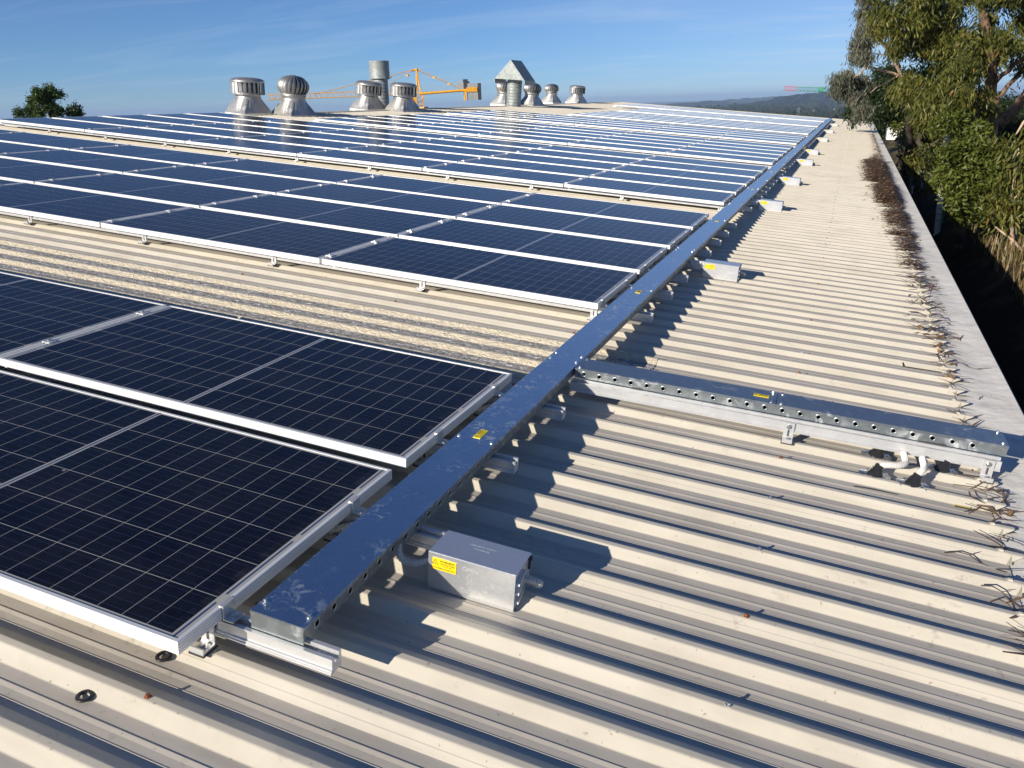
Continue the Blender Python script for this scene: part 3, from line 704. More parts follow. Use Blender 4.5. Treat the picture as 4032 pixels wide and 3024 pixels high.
# ------------------------------------------------------------------ isolator boxes
BX, BD = 0.272, 0.128
BT_, BB_ = -0.018, -0.142
iso = None
where = ['nearest the camera', 'second along the tray from the camera', 'third along the tray from the camera', 'fourth along the tray from the camera', 'fifth along the tray from the camera', 'sixth along the tray from the camera', 'seventh along the tray from the camera', 'eighth along the tray from the camera', 'farthest from the camera']
iso_pos = [(0.325, 0.637), (0.352, 5.28), (0.345, 9.56), (0.36, 12.78), (0.368, 16.82), (0.34, 20.1), (0.365, 26.1), (0.37, 32.2), (0.385, 39.3)]
def build_iso(t):
    sh = MB(); c = .0016
    # folded shroud: lid and front are one sheet, ends are separate plates
    sh.prof([(0, BB_), (c, BB_), (c, BT_ - .003), (.003, BT_ - c), (BD, BT_ - c), (BD, BT_), (.0025, BT_), (0, BT_ - .0025)], 0, BX, 'x')
    sh.box(BX - .004, BX - .0024, c, BD - .001, BB_ + .018, BT_ - .004); sh.box(.0024, .004, c, BD - .001, BB_ + .018, BT_ - .004)
    sh.box(.004, BX - .004, BD - .003, BD - .001, BB_ + .018, BT_ - .004)
    sh.box(BX - .004, BX - .0024, c, .030, BB_ + .001, BB_ + .018)
    s_ = sh.build('shroud', M['box'], t)
    lv = MB()
    for k in range(3):
        z = BT_ - .034 - k * .030; y0, y1 = .012, .066
        lv.prof([(y0, z - .007), (y0 + .006, z - .011), (y1 - .006, z + .009), (y1, z + .013), (y1 - .004, z + .018), (y0 + .002, z - .001)], BX - .0022, BX + .0085, 'x')
    lv.build('louvre', M['box'], s_)
    lt = MB(); lt.box(BX - .002, BX + .007, BD - .020, BD - .008, BT_ - .014, BT_ - .004); lt.box(BX - .002, BX + .003, BD - .018, BD - .010, BT_ - .045, BT_ - .018)
    hexbolt(lt, 0, 0, 0, .005, .006, M_=Matrix.Translation((BX, BD - .014, BT_ - .010)) @ Matrix.Rotation(PI / 2, 4, 'Y'))
    lt.build('latch', M['dark'], t)
    sw = MB(); sw.box(.02, BX - .03, .03, .10, BB_ + .022, BT_ - .02); sw.build('isolator_switch', M['grey'], t)
    # warning plate on the front
    F = Matrix.Translation((.052, -.0002, BT_ - .034)) @ Matrix.Rotation(PI / 2, 4, 'X')
    warning_label('warning_label', t, F, 0.076, 0.038)
    # pressed lettering and arrows
    em_ = MB()
    def tx(s, x, z, size): join_into(em_, text_mesh(s, size, M['etchd'], bold=False), Matrix.Translation((x, -.0005, z)) @ Matrix.Rotation(PI / 2, 4, 'X'))
    tx('OPEN', .134, BT_ - .026, .019); tx('CLOSE', .134, BT_ - .098, .019)
    def stroke(pts, w=.0011):
        for (a, b), (c_, d) in zip(pts, pts[1:]):
            v = Vector((c_ - a, 0, d - b)); nn = Vector((-v.z, 0, v.x)).normalized() * w / 2
            A = Vector((a, -.0005, b)); B = Vector((c_, -.0005, d)); em_.add([A - nn, B - nn, B + nn, A + nn], [(0, 1, 2, 3)])
    zc = BT_ - .062
    stroke([(.128, zc - .008), (.128, zc + .009), (.122, zc + .009), (.134, zc + .024), (.146, zc + .009), (.140, zc + .009), (.140, zc - .008)])
    stroke([(.131, zc + .006), (.131, zc - .010), (.124, zc - .010), (.134, zc - .025), (.145, zc - .010), (.137, zc - .010), (.137, zc + .006)])
    em_.build('embossed_marking', M['etchd'], s_)
    et = MB()
    def te(s, y, size): join_into(et, text_mesh(s, size, M['etch'], bold=False), Matrix.Translation((.136, y, BT_ + .0004)))
    te('SOLAR PV ARRAY', .088, .0105); te('WARNING', .071, .0105)
    et.build('etched_print', M['etch'], s_)
    cn = MB()
    corrugated(cn, [(-.110, .012, -.020), (-.085, -.010, -.060), (-.050, .006, -.078), (-.015, .030, -.076), (.012, .036, -.076)], .0115)
    cn.build('conduit', M['conduit'], t)
    cn = MB()
    corrugated(cn, [(BX - .01, .088, -.082), (BX + .018, .090, -.082), (BX + .038, .098, -.090), (BX + .032, .110, -.104), (BX + .004, .120, -.110), (BX - .05, .124, -.112)], .0120)
    cn.build('conduit', M['conduit'], t)
def tree_copy(src, parent):
    c = src.copy(); COL.objects.link(c); c.parent = parent
    for k_ in kids(src): tree_copy(k_, c)
    return c
for i, (x, y) in enumerate(iso_pos):
    lab = f'galvanised isolator box with yellow warning plate, {where[i]}'
    t = thing('isolator_box', lab, 'isolator box', (x, y, 0), 0, 'isolator boxes beside the cable tray')
    if iso is None: build_iso(t); iso = t
    else:
        for k_ in kids(iso): tree_copy(k_, t)
    if i:      # rail stub that carries it
        rs = MB(); rs.prof(railp, TX1 + .005, x + .05, 'x')
        r_ = thing('mounting_rail', f'short aluminium rail carrying the isolator box {where[i]}', 'rail', (0, y + .10, 0), 0, 'aluminium mounting rails')
        rs.build('rail_extrusion', M['alu'], r_)

# ------------------------------------------------------------------ conduits crossing from the panels into the tray
for i, (y, lab) in enumerate([(1.83, 'ribbed grey conduit strapped under the back panel of the first array'), (0.72, 'ribbed grey conduit under the front panel of the first array'), (4.05, 'ribbed grey conduit under the front panel of the second array'), (5.12, 'ribbed grey conduit under the second row of the second array')]):
    cm_ = MB(); corrugated(cm_, [(-.12, -.05, -.10), (-.03, -.01, -.082), (.04, .01, -.060), (.10, .015, -.048)], .0135, .007)
    o = cm_.build('flexible_conduit', M['conduit']); rplace(o, 0, y, 0); tag(o, lab, 'conduit', 'conduits between panels and cable tray')
    if i == 0:
        tm = MB(); tm.tube([(-.005, -.012, -.083), (-.012, .005, -.060), (.0, .02, -.060), (.006, .018, -.085), (-.002, .0, -.093), (-.005, -.012, -.083)], .0022, 6); tm.build('cable_tie', M['blackplastic'], o)

# ------------------------------------------------------------------ cable entry boots
bp_lab = ['black rubber cable entry boot with bent white conduit, left of the front pair', 'black rubber cable entry boot with white conduit, right of the front pair', 'black rubber cable entry boot left under the branch tray', 'black rubber cable entry boot right under the branch tray']
for i, (x, y) in enumerate([(1.575, RIB0 + 2 * RIBP + .035), (1.715, RIB0 + 2 * RIBP + .02), (1.585, RIB0 + 3 * RIBP + .045), (1.835, RIB0 + 3 * RIBP + .03)]):
    t = thing('cable_entry_boot', bp_lab[i], 'cable boot', (x, y, ZR), 0, 'cable entry boots under the branch tray')
    fl = MB()
    out = []
    for q in range(28):                       # rounded metal flange folded over the rib
        a = 2 * PI * q / 28; xx = .060 * np.sign(math.cos(a)) * abs(math.cos(a)) ** .35; yy = .050 * np.sign(math.sin(a)) * abs(math.sin(a)) ** .35
        out.append((xx, yy, .003 - max(0, abs(yy) - .014) * 0.62))
    inn = [(a * .50, b * .55, .006 - max(0, abs(b * .55) - .014) * .5) for a, b, c in out]
    fl.add(out + inn, [(q, (q + 1) % 28, 28 + (q + 1) % 28, 28 + q) for q in range(28)]); fl.build('flange', M['bolt'], t)
    bo = MB()
    lean = Matrix.Rotation(0.30, 4, 'Y') @ Matrix.Rotation(-0.15, 4, 'X')
    bo.lathe([(.034, -.010), (.032, .002), (.0285, .004), (.0285, .010), (.0245, .012), (.0245, .018), (.0215, .020), (.0215, .026), (.0180, .029), (.0172, .042), (.0155, .044), (0, .044)], (0, 0, 0), 20, 0, True, lean)
    bo.build('rubber_boot', M['rubber'], t)
    rv = MB()
    for a, b in ((-.046, -.032), (.046, -.032), (-.046, .03), (.046, .03)): hexbolt(rv, a, b, -.006, .0045, .006)
    rv.build('flange_screw', M['bolt'], t)
    top = lean @ Vector((0, 0, .040))
    cn = MB()
    if i == 0: corrugated(cn, [top, top + Vector((.028, .004, .008)), top + Vector((.072, .030, .006)), top + Vector((.098, .075, .004)), top + Vector((.095, .16, .006))], .0135)
    elif i == 1: corrugated(cn, [top, top + Vector((.014, .022, .012)), top + Vector((.024, .07, .010)), top + Vector((.022, .15, .012))], .0135)
    else: corrugated(cn, [top, top + Vector((.010, .01, .008)), top + Vector((.022, .03, .016)), top + Vector((.03, .05, .024))], .0135)
    cn.build('conduit', M['flash'], t)

# ------------------------------------------------------------------ roof ventilators and flues on the ridge
def square_to_round(mb, hw, r, h, mi=0, n=32, slope=0.0):
    """tapered flashing: square foot to round throat"""
    sq = []; ci = []
    for i in range(n):
        a = 2 * PI * i / n + PI / 4; c_, s_ = math.cos(a), math.sin(a); k_ = hw / max(abs(c_), abs(s_))
        sq.append((c_ * k_, s_ * k_, 0.05)); ci.append((c_ * r, s_ * r, h))
    mb.add(sq + ci, [(i, (i + 1) % n, n + (i + 1) % n, n + i) for i in range(n)], mi)
    mb.box(-hw, hw, -hw, hw, -0.10, 0.05, mi)
def vent_base(t, R, hw, h):
    b = MB(); square_to_round(b, hw, R * .76, h); b.build('flashing_base', M['vent'], t)
    s = MB(); s.box(-hw - .004, hw + .004, -hw - .004, hw + .004, -.10, .012); s.build('flashing_skirt', M['flash'], t)
    th = MB(); th.lathe([(R * .78, h - .01), (R * .80, h), (R * .76, h + .015), (R * .76, h + .10), (R * .80, h + .11), (R * .80, h + .13), (R * .74, h + .135)], n=28); th.build('throat', M['vent'], t)
    return h + .13
def vent_drum(x, y, R, lab, rz=0.0, tilt=0.0):
    t = thing('roof_ventilator', lab, 'roof ventilator', (x, y, ZP), rz, 'ventilators along the ridge')
    z0 = vent_base(t, R, R * 1.0, R * .92)
    tm = Matrix.Rotation(tilt, 4, 'Y')
    H = R * .70; va = MB(); n = 22
    for k in range(n):                                  # upright angled blades
        a = 2 * PI * k / n; c, s = math.cos(a), math.sin(a)
        p0 = Vector((c * R, s * R, 0)); d = Vector((-s, c, 0)) * .93 + Vector((-c, -s, 0)) * .36
        e_ = p0 + d * R * .155; up = Vector((0, 0, H)); th = Vector((-s, c, 0)) * .004
        va.add([p0, e_, e_ + up, p0 + up, p0 + th, e_ + th, e_ + up + th, p0 + up + th], [(0, 1, 2, 3), (7, 6, 5, 4), (0, 3, 7, 4), (1, 5, 6, 2)])
    v_ = va.build('turbine_blades', M['vent'], t); v_.location = (0, 0, z0 - .04); v_.rotation_euler.y = tilt
    ins = MB(); ins.lathe([(R * .74, 0), (R * .74, H)], n=24); i_ = ins.build('dark_core', M['vent_in'], t); i_.location = (0, 0, z0 - .04); i_.rotation_euler.y = tilt
    cp = MB(); cp.lathe([(R * .99, H - .012), (R * 1.02, H - .01), (R * 1.03, H + .015), (R * 1.0, H + .04), (R * .90, H + R * .17), (R * .7, H + R * .23), (R * .35, H + R * .26), (0, H + R * .27)], n=36); c_ = cp.build('domed_cap', M['vent'], t); c_.location = (0, 0, z0 - .04); c_.rotation_euler.y = tilt
    rg = MB(); rg.lathe([(R * .76, -.01), (R * 1.01, -.01), (R * 1.01, .012), (R * .76, .012)], n=36); r_ = rg.build('base_ring', M['vent'], t); r_.location = (0, 0, z0 - .04); r_.rotation_euler.y = tilt
    return t
def vent_ball(x, y, R, lab, rz=0.0, tilt=0.0, squash=0.66, hb=0.95):
    t = thing('roof_ventilator', lab, 'roof ventilator', (x, y, ZP), rz, 'ventilators along the ridge')
    z0 = vent_base(t, R, R * 1.04, R * hb)
    va = MB(); n = 22; m_ = 12; Hh = R * squash
    for k in range(n):                                  # curved blades, each overlapping the next
        a0 = 2 * PI * k / n; vs = []
        for j in range(m_ + 1):
            ph = -0.92 + (0.92 + 1.50) * j / m_; r = R * math.cos(ph) ** 0.8; z = Hh * math.sin(ph)
            tw = 0.22 * math.sin((ph + .92) * .7)
            for w, rr in ((0, 1.0), (.48, 0.985), (0.78, 0.90)):
                a = a0 + tw + w * 2 * PI / n * 1.02; vs.append((r * rr * math.cos(a), r * rr * math.sin(a), z + Hh * .80))
        fs = []
        for j in range(m_):
            for w in range(2): b = 3 * j + w; fs.append((b, b + 1, b + 4, b + 3))
        va.add(vs, fs, 0, True)
    v_ = va.build('turbine_blades', M['vent'], t); v_.location = (0, 0, z0); v_.rotation_euler.y = tilt
    ins = MB(); ins.lathe([(R * .72 * math.cos(p) ** .8 + .001, Hh * .9 * math.sin(p) + Hh * .80) for p in np.linspace(-.95, 1.45, 10)], n=20); i_ = ins.build('dark_core', M['vent_in'], t); i_.location = (0, 0, z0); i_.rotation_euler.y = tilt
    cp = MB(); cp.lathe([(R * .26, Hh * 1.765), (R * .2, Hh * 1.80), (R * .1, Hh * 1.84), (0, Hh * 1.85)], n=20); cp.lathe([(R * .73, .0), (R * .80, .0), (R * .80, .03), (R * .70, .04)], n=28)
    c_ = cp.build('cap_and_ring', M['vent'], t); c_.location = (0, 0, z0); c_.rotation_euler.y = tilt
    return t
vent_drum(-12.98, 16.45, .41, 'flat topped drum ventilator with upright blades, leftmost on the ridge', -0.28, -.03)
vent_ball(-12.05, 17.05, .395, 'round onion shaped turbine ventilator second from left on the ridge', -0.28)
vent_drum(-13.05, 22.3, .405, 'flat topped drum ventilator leaning in front of the tall flue pipe', -0.28, .06)
vent_drum(-12.05, 22.75, .415, 'flat topped drum ventilator right of the tall flue pipe', -0.28)
vent_ball(-13.25, 34.0, .40, 'turbine ventilator half hidden behind the gable topped flue', -0.28, .05)
vent_ball(-12.35, 35.1, .42, 'squat turbine ventilator just right of the gable topped flue', -0.28, 0, .60)
vent_ball(-13.55, 41.2, .385, 'squat turbine ventilator with tilted head near the far end of the ridge', -0.28, -.14, .60)
vent_drum(-13.05, 44.0, .43, 'flat topped drum ventilator farthest right on the ridge', -0.28)
# tall flue with collar
t = thing('flue_pipe', 'tall grey galvanised flue pipe with wide collar on the ridge', 'flue', (-13.30, 23.6, ZP - .30))
fp = MB(); zz = []
for k in range(13): z = k * .105; zz += [(.255, z), (.255, z + .085), (.262, z + .095)]
fp.lathe(zz, n=28); o = fp.build('pipe', M['flue'], t); o.rotation_euler.y = -.085
fc = MB(); fc.lathe([(.250, 1.20), (.335, 1.20), (.338, 1.23), (.330, 1.25), (.326, 1.74), (.332, 1.755), (.320, 1.76), (.300, 1.70), (.300, 1.3)], n=30); o = fc.build('collar', M['flue'], t); o.rotation_euler.y = -.085
# gable-topped flue
t = thing('gable_topped_flue', 'galvanised flue pipe under a steep gable shaped rain hood', 'flue', (-12.22, 32.6, ZP - .02))
gp = MB(); zz = []
for k in range(10): z = k * .12; zz += [(.305, z), (.305, z + .100), (.313, z + .110)]
gp.lathe(zz, n=28); gp.build('pipe', M['flue'], t)
hd = MB(); w, d0, d1, zb, zt = .66, -.66, .66, 1.10, 1.86
hd.add([(-w, d0, zb), (w, d0, zb), (0, d0, zt), (-w, d1, zb), (w, d1, zb), (0, d1, zt)], [(0, 1, 2), (5, 4, 3), (1, 4, 5, 2), (0, 2, 5, 3), (0, 3, 4, 1)])
for sg in (-1, 1): hd.box(sg * w - .012, sg * w + .012, d0 - .008, d1 + .008, zb - .17, zb + .004)
hd.build('rain_hood', M['flue'], t).rotation_euler.z = 0.03

# ------------------------------------------------------------------ small loose things on the roof
def washer(x, y, lab):
    mb = MB(); mb.lathe([(.011, 0), (.0195, 0), (.0205, .003), (.0195, .005), (.012, .005), (.011, .004), (.011, 0)], n=28); o = mb.build('rubber_washer', M['rubber'])
    rplace(o, x, y, ZP + .0045); tag(o, lab, "washer", 'loose black washers on the roof')
washer(-.189, -.112, 'loose black rubber washer lying in the roof pan in front of the panels')
washer(-.128, .072, 'loose black rubber washer half hidden under the front panel corner')
mb = MB(); mb.tube([(0, .045, .012), (.002, .0, .004), (.02, 0, .003), (.20, .012, .003)], [.0035, .0035, .003, .0022], 6); o = mb.build('cable_tie', M['blackplastic']); rplace(o, 1.757, 3.735, ZP + .001); tag(o, 'bent black cable tie lying in a roof pan near the gutter', 'cable tie')
mb = MB(); mb.tube([(0, 0, 0), (.06, .006, .001), (.16, .008, .0)], [.002, .0022, .0012], 6); o = mb.build('cable_tie', M['blackplastic']); rplace(o, 1.50, 1.98, ZP + .004); tag(o, 'straight black cable tie lying in the pan in front of the cable boots', 'cable tie')
mb = MB(); mb.box(-.028, .028, -.004, .004, 0, .0035); mb.box(-.028, .028, -.0065, -.004, 0, .0036, 1); o = mb.build('plastic_strip', [M['sticker'], M['rubber']]); rplace(o, 1.888, 2.005, ZP + .001, .04); tag(o, 'small yellow and black plastic strip lying in a pan by the gutter', 'strip')

def twig(x, y, z, rz, L, r, lab, bend=0.1):
    mb = MB(); pts = [(L * i / 6, bend * L * math.sin(i * .9) * .5 + random.uniform(-1, 1) * .02 * L, .012 * math.sin(i * 1.3) + .004) for i in range(7)]
    mb.tube(pts, [r * (1 - i * .1) for i in range(7)], 6)
    for q in (2, 4):
        p = Vector(pts[q]); mb.tube([p, p + Vector((L * .12, L * .10 * (1 if q == 2 else -1), .008))], [r * .6, r * .3], 5)
    o = mb.build('twig', M['twig']); rplace(o, x, y, z, rz); tag(o, lab, 'twig', 'larger twigs along the gutter')
twig(1.62, 19.75, ZR + .01, .05, .75, .011, 'long dark stick lying across the top of the leaf pile')
twig(1.79, 1.59, ZP + .006, -.02, .23, .0028, 'thin bent twig along the foot of a rib close to the gutter')
twig(1.88, 1.42, ZP + .012, -.5, .17, .0026, 'thin twig pointing at the gutter nearest the camera')
twig(1.895, 1.335, ZP + .010, .05, .13, .0026, 'thick twig end lying lowest beside the gutter mesh')
twig(2.03, 2.20, ZP + .012, -1.3, .12, .0060, 'curled dead bark piece standing at the gutter below the branch tray')
twig(2.0, 3.90, ZP + .02, .0, .22, .0026, 'long fine twig crossing the gutter mesh beyond the branch tray')
twig(2.10, 3.35, ZP + .004, .9, .10, .0022, 'small curved twig lying alone on the gutter mesh')

# leaf litter along the gutter: one uncountable mass
def litter():
    n = 21000; V = []; H = []
    def dens(y):
        return (1.0 if 11.9 < y < 19.6 else 0.0)
    cnt = 0; rows = []
    while cnt < n:
        y = random.uniform(0.8, 46) if random.random() > .02 else random.uniform(.8, 5)
        w = .015
        if 14.6 < y < 19.7: w = 1.0; xc, sx, hz = 1.85, .125, .095
        elif 11.4 < y < 14.3: w = 1.0 ; xc, sx, hz = 1.93, .095, .08
        elif 8.6 < y <= 11.4: w = .75; xc, sx, hz = 1.97, .08, .05
        elif 6.8 < y <= 8.6: w = .35; xc, sx, hz = 1.985, .06, .03
        elif 4.5 < y <= 6.8: w = .12; xc, sx, hz = 2.0, .08, .02
        elif y <= 4.5: w = .03; xc, sx, hz = 2.0, .03, .010
        elif 19.7 < y < 24: w = .12; xc, sx, hz = 2.0, .07, .02
        elif 24 <= y < 34: w = .10; xc, sx, hz = 2.0, .06, .02
        else: w = .025; xc, sx, hz = 2.0, .06, .012
        patch = .5 + .5 * math.sin(y * 2.1 + 1) * math.sin(y * 5.3) + .25 * math.sin(y * 13)
        if y < 11.6 or y > 19.7: w *= max(.12, patch)
        elif 14.3 < y < 14.6: w = .15
        if random.random() > w: continue
        x = random.gauss(xc, sx)
        if x < 1.5 or x > 2.24: continue
        ph = abs(((y - RIB0) / RIBP) % 1 - .5)          # 0 in the pan centre
        base = ZP + .006 if (ph < .33 or x > 1.99) else ZR + .004
        z = base + abs(random.gauss(0, 1)) * hz * math.exp(-((x - xc) / (sx * 1.2)) ** 2)
        L = random.uniform(.04, .20); wd = random.uniform(.0026, .0058)
        hue = random.random() * .6
        if random.random() < .10: L = random.uniform(.05, .11); wd = random.uniform(.008, .016); hue = random.uniform(.6, 1)
        a = random.gauss(0, .75); el = random.gauss(0, .16)
        rows.append((x, y, z, L, wd, a, el, hue)); cnt += 1
    R = np.array(rows); x, y, z, L, wd, a, el, hue = R.T
    d = np.stack([np.cos(a) * np.cos(el), np.sin(a) * np.cos(el), np.sin(el)], 1); s = np.stack([-np.sin(a), np.cos(a), np.zeros_like(a)], 1)
    c = R[:, :3]; bend = rng.normal(0, .12, n)[:, None] * s * L[:, None]
    p0 = c - d * L[:, None] / 2; p1 = c + bend; p2 = c + d * L[:, None] / 2; W = s * wd[:, None]; up = np.zeros_like(c); up[:, 2] = wd * .8
    tri = np.stack([p0 - W * .6, p1 - W + up, p1 + W + up, p0 + W * .6, p1 - W + up, p2 - W * .3, p2 + W * .3, p1 + W + up], 1).reshape(-1, 3)
    me = fast_mesh('leaf_litter', tri, None, 4, M['litter'])
    at = me.attributes.new('hue', 'FLOAT', 'POINT'); at.data.foreach_set('value', np.repeat(hue, 8).astype(np.float32))
    o = bpy.data.objects.new('leaf_litter', me); COL.objects.link(o); rplace(o, 0, 0, 0)
    tag(o, 'brown dead leaves and needles heaped against the rib ends along the gutter', 'leaf litter', kind='stuff')
litter()

# ------------------------------------------------------------------ ground, road, hills, forest
def smooth(a, b, x): t = min(1, max(0, (x - a) / (b - a))); return t * t * (3 - 2 * t)
def ground_h(x, y):
    near = -3.6 + 1.75 * smooth(2.6, 5.2, x) + 0.55 * smooth(5.2, 12, x) - 1.4 * smooth(30, 60, y)
    if x < -26: near = -4.2
    d = math.hypot(x - 6, y - 15)
    return near + (-52 - near) * smooth(65, 900, d)
def axis_pts(c, near, far):
    s = [0]; st = near
    while s[-1] < far: s.append(s[-1] + st); st *= 1.13
    return [c - a for a in s[:0:-1]] + [c + a for a in s]
gx = axis_pts(5, .5, 16000); gy = axis_pts(20, 1.0, 16000)
gv = [(x, y, ground_h(x, y) + (random.uniform(-.06, .06) if abs(x - 5) < 40 else 0)) for y in gy for x in gx]
nx = len(gx); gf = [(j * nx + i, j * nx + i + 1, (j + 1) * nx + i + 1, (j + 1) * nx + i) for j in range(len(gy) - 1) for i in range(nx - 1)]
def ground_mat():
    m, n, l, b = new_mat('dry_grass_ground')
    c = ncoord(n, l); f = nnoise(n, l, c, .7, 6, .65, .38, .62); g = nnoise(n, l, c, 9, 5, .7, .35, .65)
    col = nmix(n, l, f, (0.30, 0.215, 0.12), (0.13, 0.12, 0.055)); col = nmix(n, l, nmath(n, l, 'MULTIPLY', g, .6), col, (0.40, 0.29, 0.17))
    far = nnoise(n, l, c, .006, 4, .6, .4, .6); 
    col2 = nmix(n, l, far, (0.035, 0.05, 0.022), (0.055, 0.065, 0.03))
    s = n.new('ShaderNodeSeparateXYZ'); l.new(c, s.inputs[0])
    r = n.new('ShaderNodeMapRange'); r.inputs[1].default_value = -4; r.inputs[2].default_value = -9; l.new(s.outputs[2], r.inputs[0])
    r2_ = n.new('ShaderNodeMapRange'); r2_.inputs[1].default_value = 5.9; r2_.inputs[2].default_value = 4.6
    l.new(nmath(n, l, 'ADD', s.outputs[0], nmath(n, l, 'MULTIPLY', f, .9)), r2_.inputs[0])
    col = nmix(n, l, r2_.outputs[0], col, (0.036, 0.030, 0.021))  # ground beside the wall darkened: the building's shade is painted into the colour
    l.new(nmix(n, l, r.outputs[0], col, col2), b.inputs['Base Color']); b.inputs['Roughness'].default_value = .95; b.inputs['Specular IOR Level'].default_value = .1
    nbump(n, l, g, b, .8, .06)
    return m
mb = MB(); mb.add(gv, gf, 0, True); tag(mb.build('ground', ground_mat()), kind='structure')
rd = MB(); xs_ = [2.4, 5, 8, 12, 20, 40]
for a, b in zip(xs_, xs_[1:]):
    rd.add([(a, 36, ground_h(a, 36) + .10), (b, 36, ground_h(b, 36) + .10), (b, 40, ground_h(b, 40) + .10), (a, 40, ground_h(a, 40) + .10)], [(0, 1, 2, 3)])
tag(rd.build('road', simple('pale_concrete', (.30, .28, .26), .9, 0, .15, .8)), kind='structure')

def hill_mat(name, a, b_):
    m, n, l, b = new_mat(name); c = ncoord(n, l)
    f = nnoise(n, l, c, .02, 8, .7, .35, .65); l.new(nmix(n, l, f, a, b_), b.inputs['Base Color']); b.inputs['Roughness'].default_value = 1; b.inputs['Specular IOR Level'].default_value = 0
    nbump(n, l, nnoise(n, l, c, .03, 8, .75, .2, .8), b, 1.0, 25)
    return m
def range_of_hills(name, crest, t, depth, mat):
    """crest: photo pixels of the skyline; a ridge of that outline at t metres, rising from the plain and falling away behind"""
    C_ = [P(u / K, v / K, t) for u, v in crest]
    fwd_ = Vector((0.05, 1, 0)).normalized()
    pts = []
    for i in range(len(C_) - 1):
        for k in range(10): pts.append(C_[i].lerp(C_[i + 1], k / 10) + Vector((0, 0, random.gauss(0, t * .0006))))
    pts.append(C_[-1]); rows = [(-1.0, 0.0), (-.8, .10), (-.6, .30), (-.4, .55), (-.2, .82), (-.08, .95), (0, 1.0), (.3, .8), (1.0, 0.0)]
    vs = []; n = len(pts)
    for dd, hh in rows:
        for i, p in enumerate(pts):
            q = p + fwd_ * dd * depth; wob = random.gauss(0, t * .0012) if 0 < hh < 1 else 0
            spur = .14 * math.sin(i * .55 + dd * 3) * (hh * (1 - hh)) * 4
            vs.append((q.x + wob * 3, q.y, -54 + (p.z + 54) * max(0, hh + spur * (1 if hh < .97 else 0))))
    fs = [(r * n + i, r * n + i + 1, (r + 1) * n + i + 1, (r + 1) * n + i) for r in range(len(rows) - 1) for i in range(n - 1)]
    mb = MB(); mb.add(vs, fs, 0, True); return tag(mb.build(name, mat), kind='structure')
hm = hill_mat('forested_hill', (.030, .042, .020), (.060, .070, .034))
range_of_hills('hills', [(2300, 432), (2563, 418), (2640, 413), (2701, 404), (2740, 408), (2801, 398), (2850, 404), (2900, 410), (2960, 412), (3080, 425)], 6200, 900, hm)
range_of_hills('hills', [(2760, 420), (2850, 398), (2900, 390), (2960, 388), (3010, 383), (3067, 380), (3130, 384), (3300, 400), (3500, 420)], 8200, 1200, hm)
range_of_hills('hills', [(2650, 432), (2800, 424), (2900, 416), (2980, 404), (3050, 392), (3107, 378), (3179, 367), (3239, 364), (3302, 367), (3400, 372), (3520, 384), (3700, 392), (4032, 398), (4600, 400)], 4300, 1100, hm)

LEAFS = dict(
    euc=leaf_mat('eucalyptus_leaves', [(.050, .062, .016), (.095, .108, .022), (.150, .155, .030), (.195, .180, .040), (.25, .13, .04)]),
    grey=leaf_mat('grey_green_leaves', [(.10, .115, .082), (.155, .165, .115), (.21, .20, .14), (.18, .13, .08)], .35),
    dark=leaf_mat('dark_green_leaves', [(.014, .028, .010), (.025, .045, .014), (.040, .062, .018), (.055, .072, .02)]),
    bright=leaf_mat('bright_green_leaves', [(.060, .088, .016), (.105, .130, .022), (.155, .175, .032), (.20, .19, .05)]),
    bright2=leaf_mat('fresh_green_leaves', [(.050, .090, .022), (.080, .130, .030), (.12, .17, .04)]),
    far=leaf_mat('distant_foliage', [(.020, .034, .013), (.035, .052, .018), (.055, .068, .026)], .1))

def leaves_mesh(name, spr, per, L0, W0, droop, mat, size_jit=.3, spread=.18, fold=.25):
    """spr: (n,3) spray centres; every spray carries `per` lance-shaped leaves that hang (droop 1) or stand out (0)"""
    n = len(spr) * per; c = np.repeat(spr, per, 0) + rng.normal(0, spread, (n, 3))
    base_h = np.repeat(rng.uniform(0, 1, len(spr)), per)
    d = rng.normal(0, 1, (n, 3)); d /= np.linalg.norm(d, axis=1)[:, None]
    spd = np.repeat(rng.normal(0, 1, (len(spr), 3)), per, 0); spd /= np.linalg.norm(spd, axis=1)[:, None]
    d = d * .42 + spd * .75; d[:, 2] = d[:, 2] * (1 - droop) - droop * 1.5; d /= np.linalg.norm(d, axis=1)[:, None]
    s = np.cross(d, rng.normal(0, 1, (n, 3))); s /= np.linalg.norm(s, axis=1)[:, None]; nn = np.cross(d, s)
    L = L0 * (1 + rng.uniform(-size_jit, size_jit, n))[:, None]; W = W0 * (1 + rng.uniform(-size_jit, size_jit, n))[:, None]
    p0 = c; p1 = c + d * L * .35 + nn * W * fold; p2 = c + d * L * .7 - nn * W * fold * .5 ; p3 = c + d * L
    q = np.stack([p0, p1 + s * W * .5, p2 + s * W * .42, p3, p0, p3, p2 - s * W * .42, p1 - s * W * .5], 1)
    me = fast_mesh(name, q.reshape(-1, 3), None, 4, mat)
    hue = np.clip(base_h * .62 + rng.normal(0, .13, n) + .06, 0, .86); rare = rng.uniform(0, 1, n) < .012; hue[rare] = 1.0
    at = me.attributes.new('hue', 'FLOAT', 'POINT'); at.data.foreach_set('value', np.repeat(hue, 8).astype(np.float32))
    return me
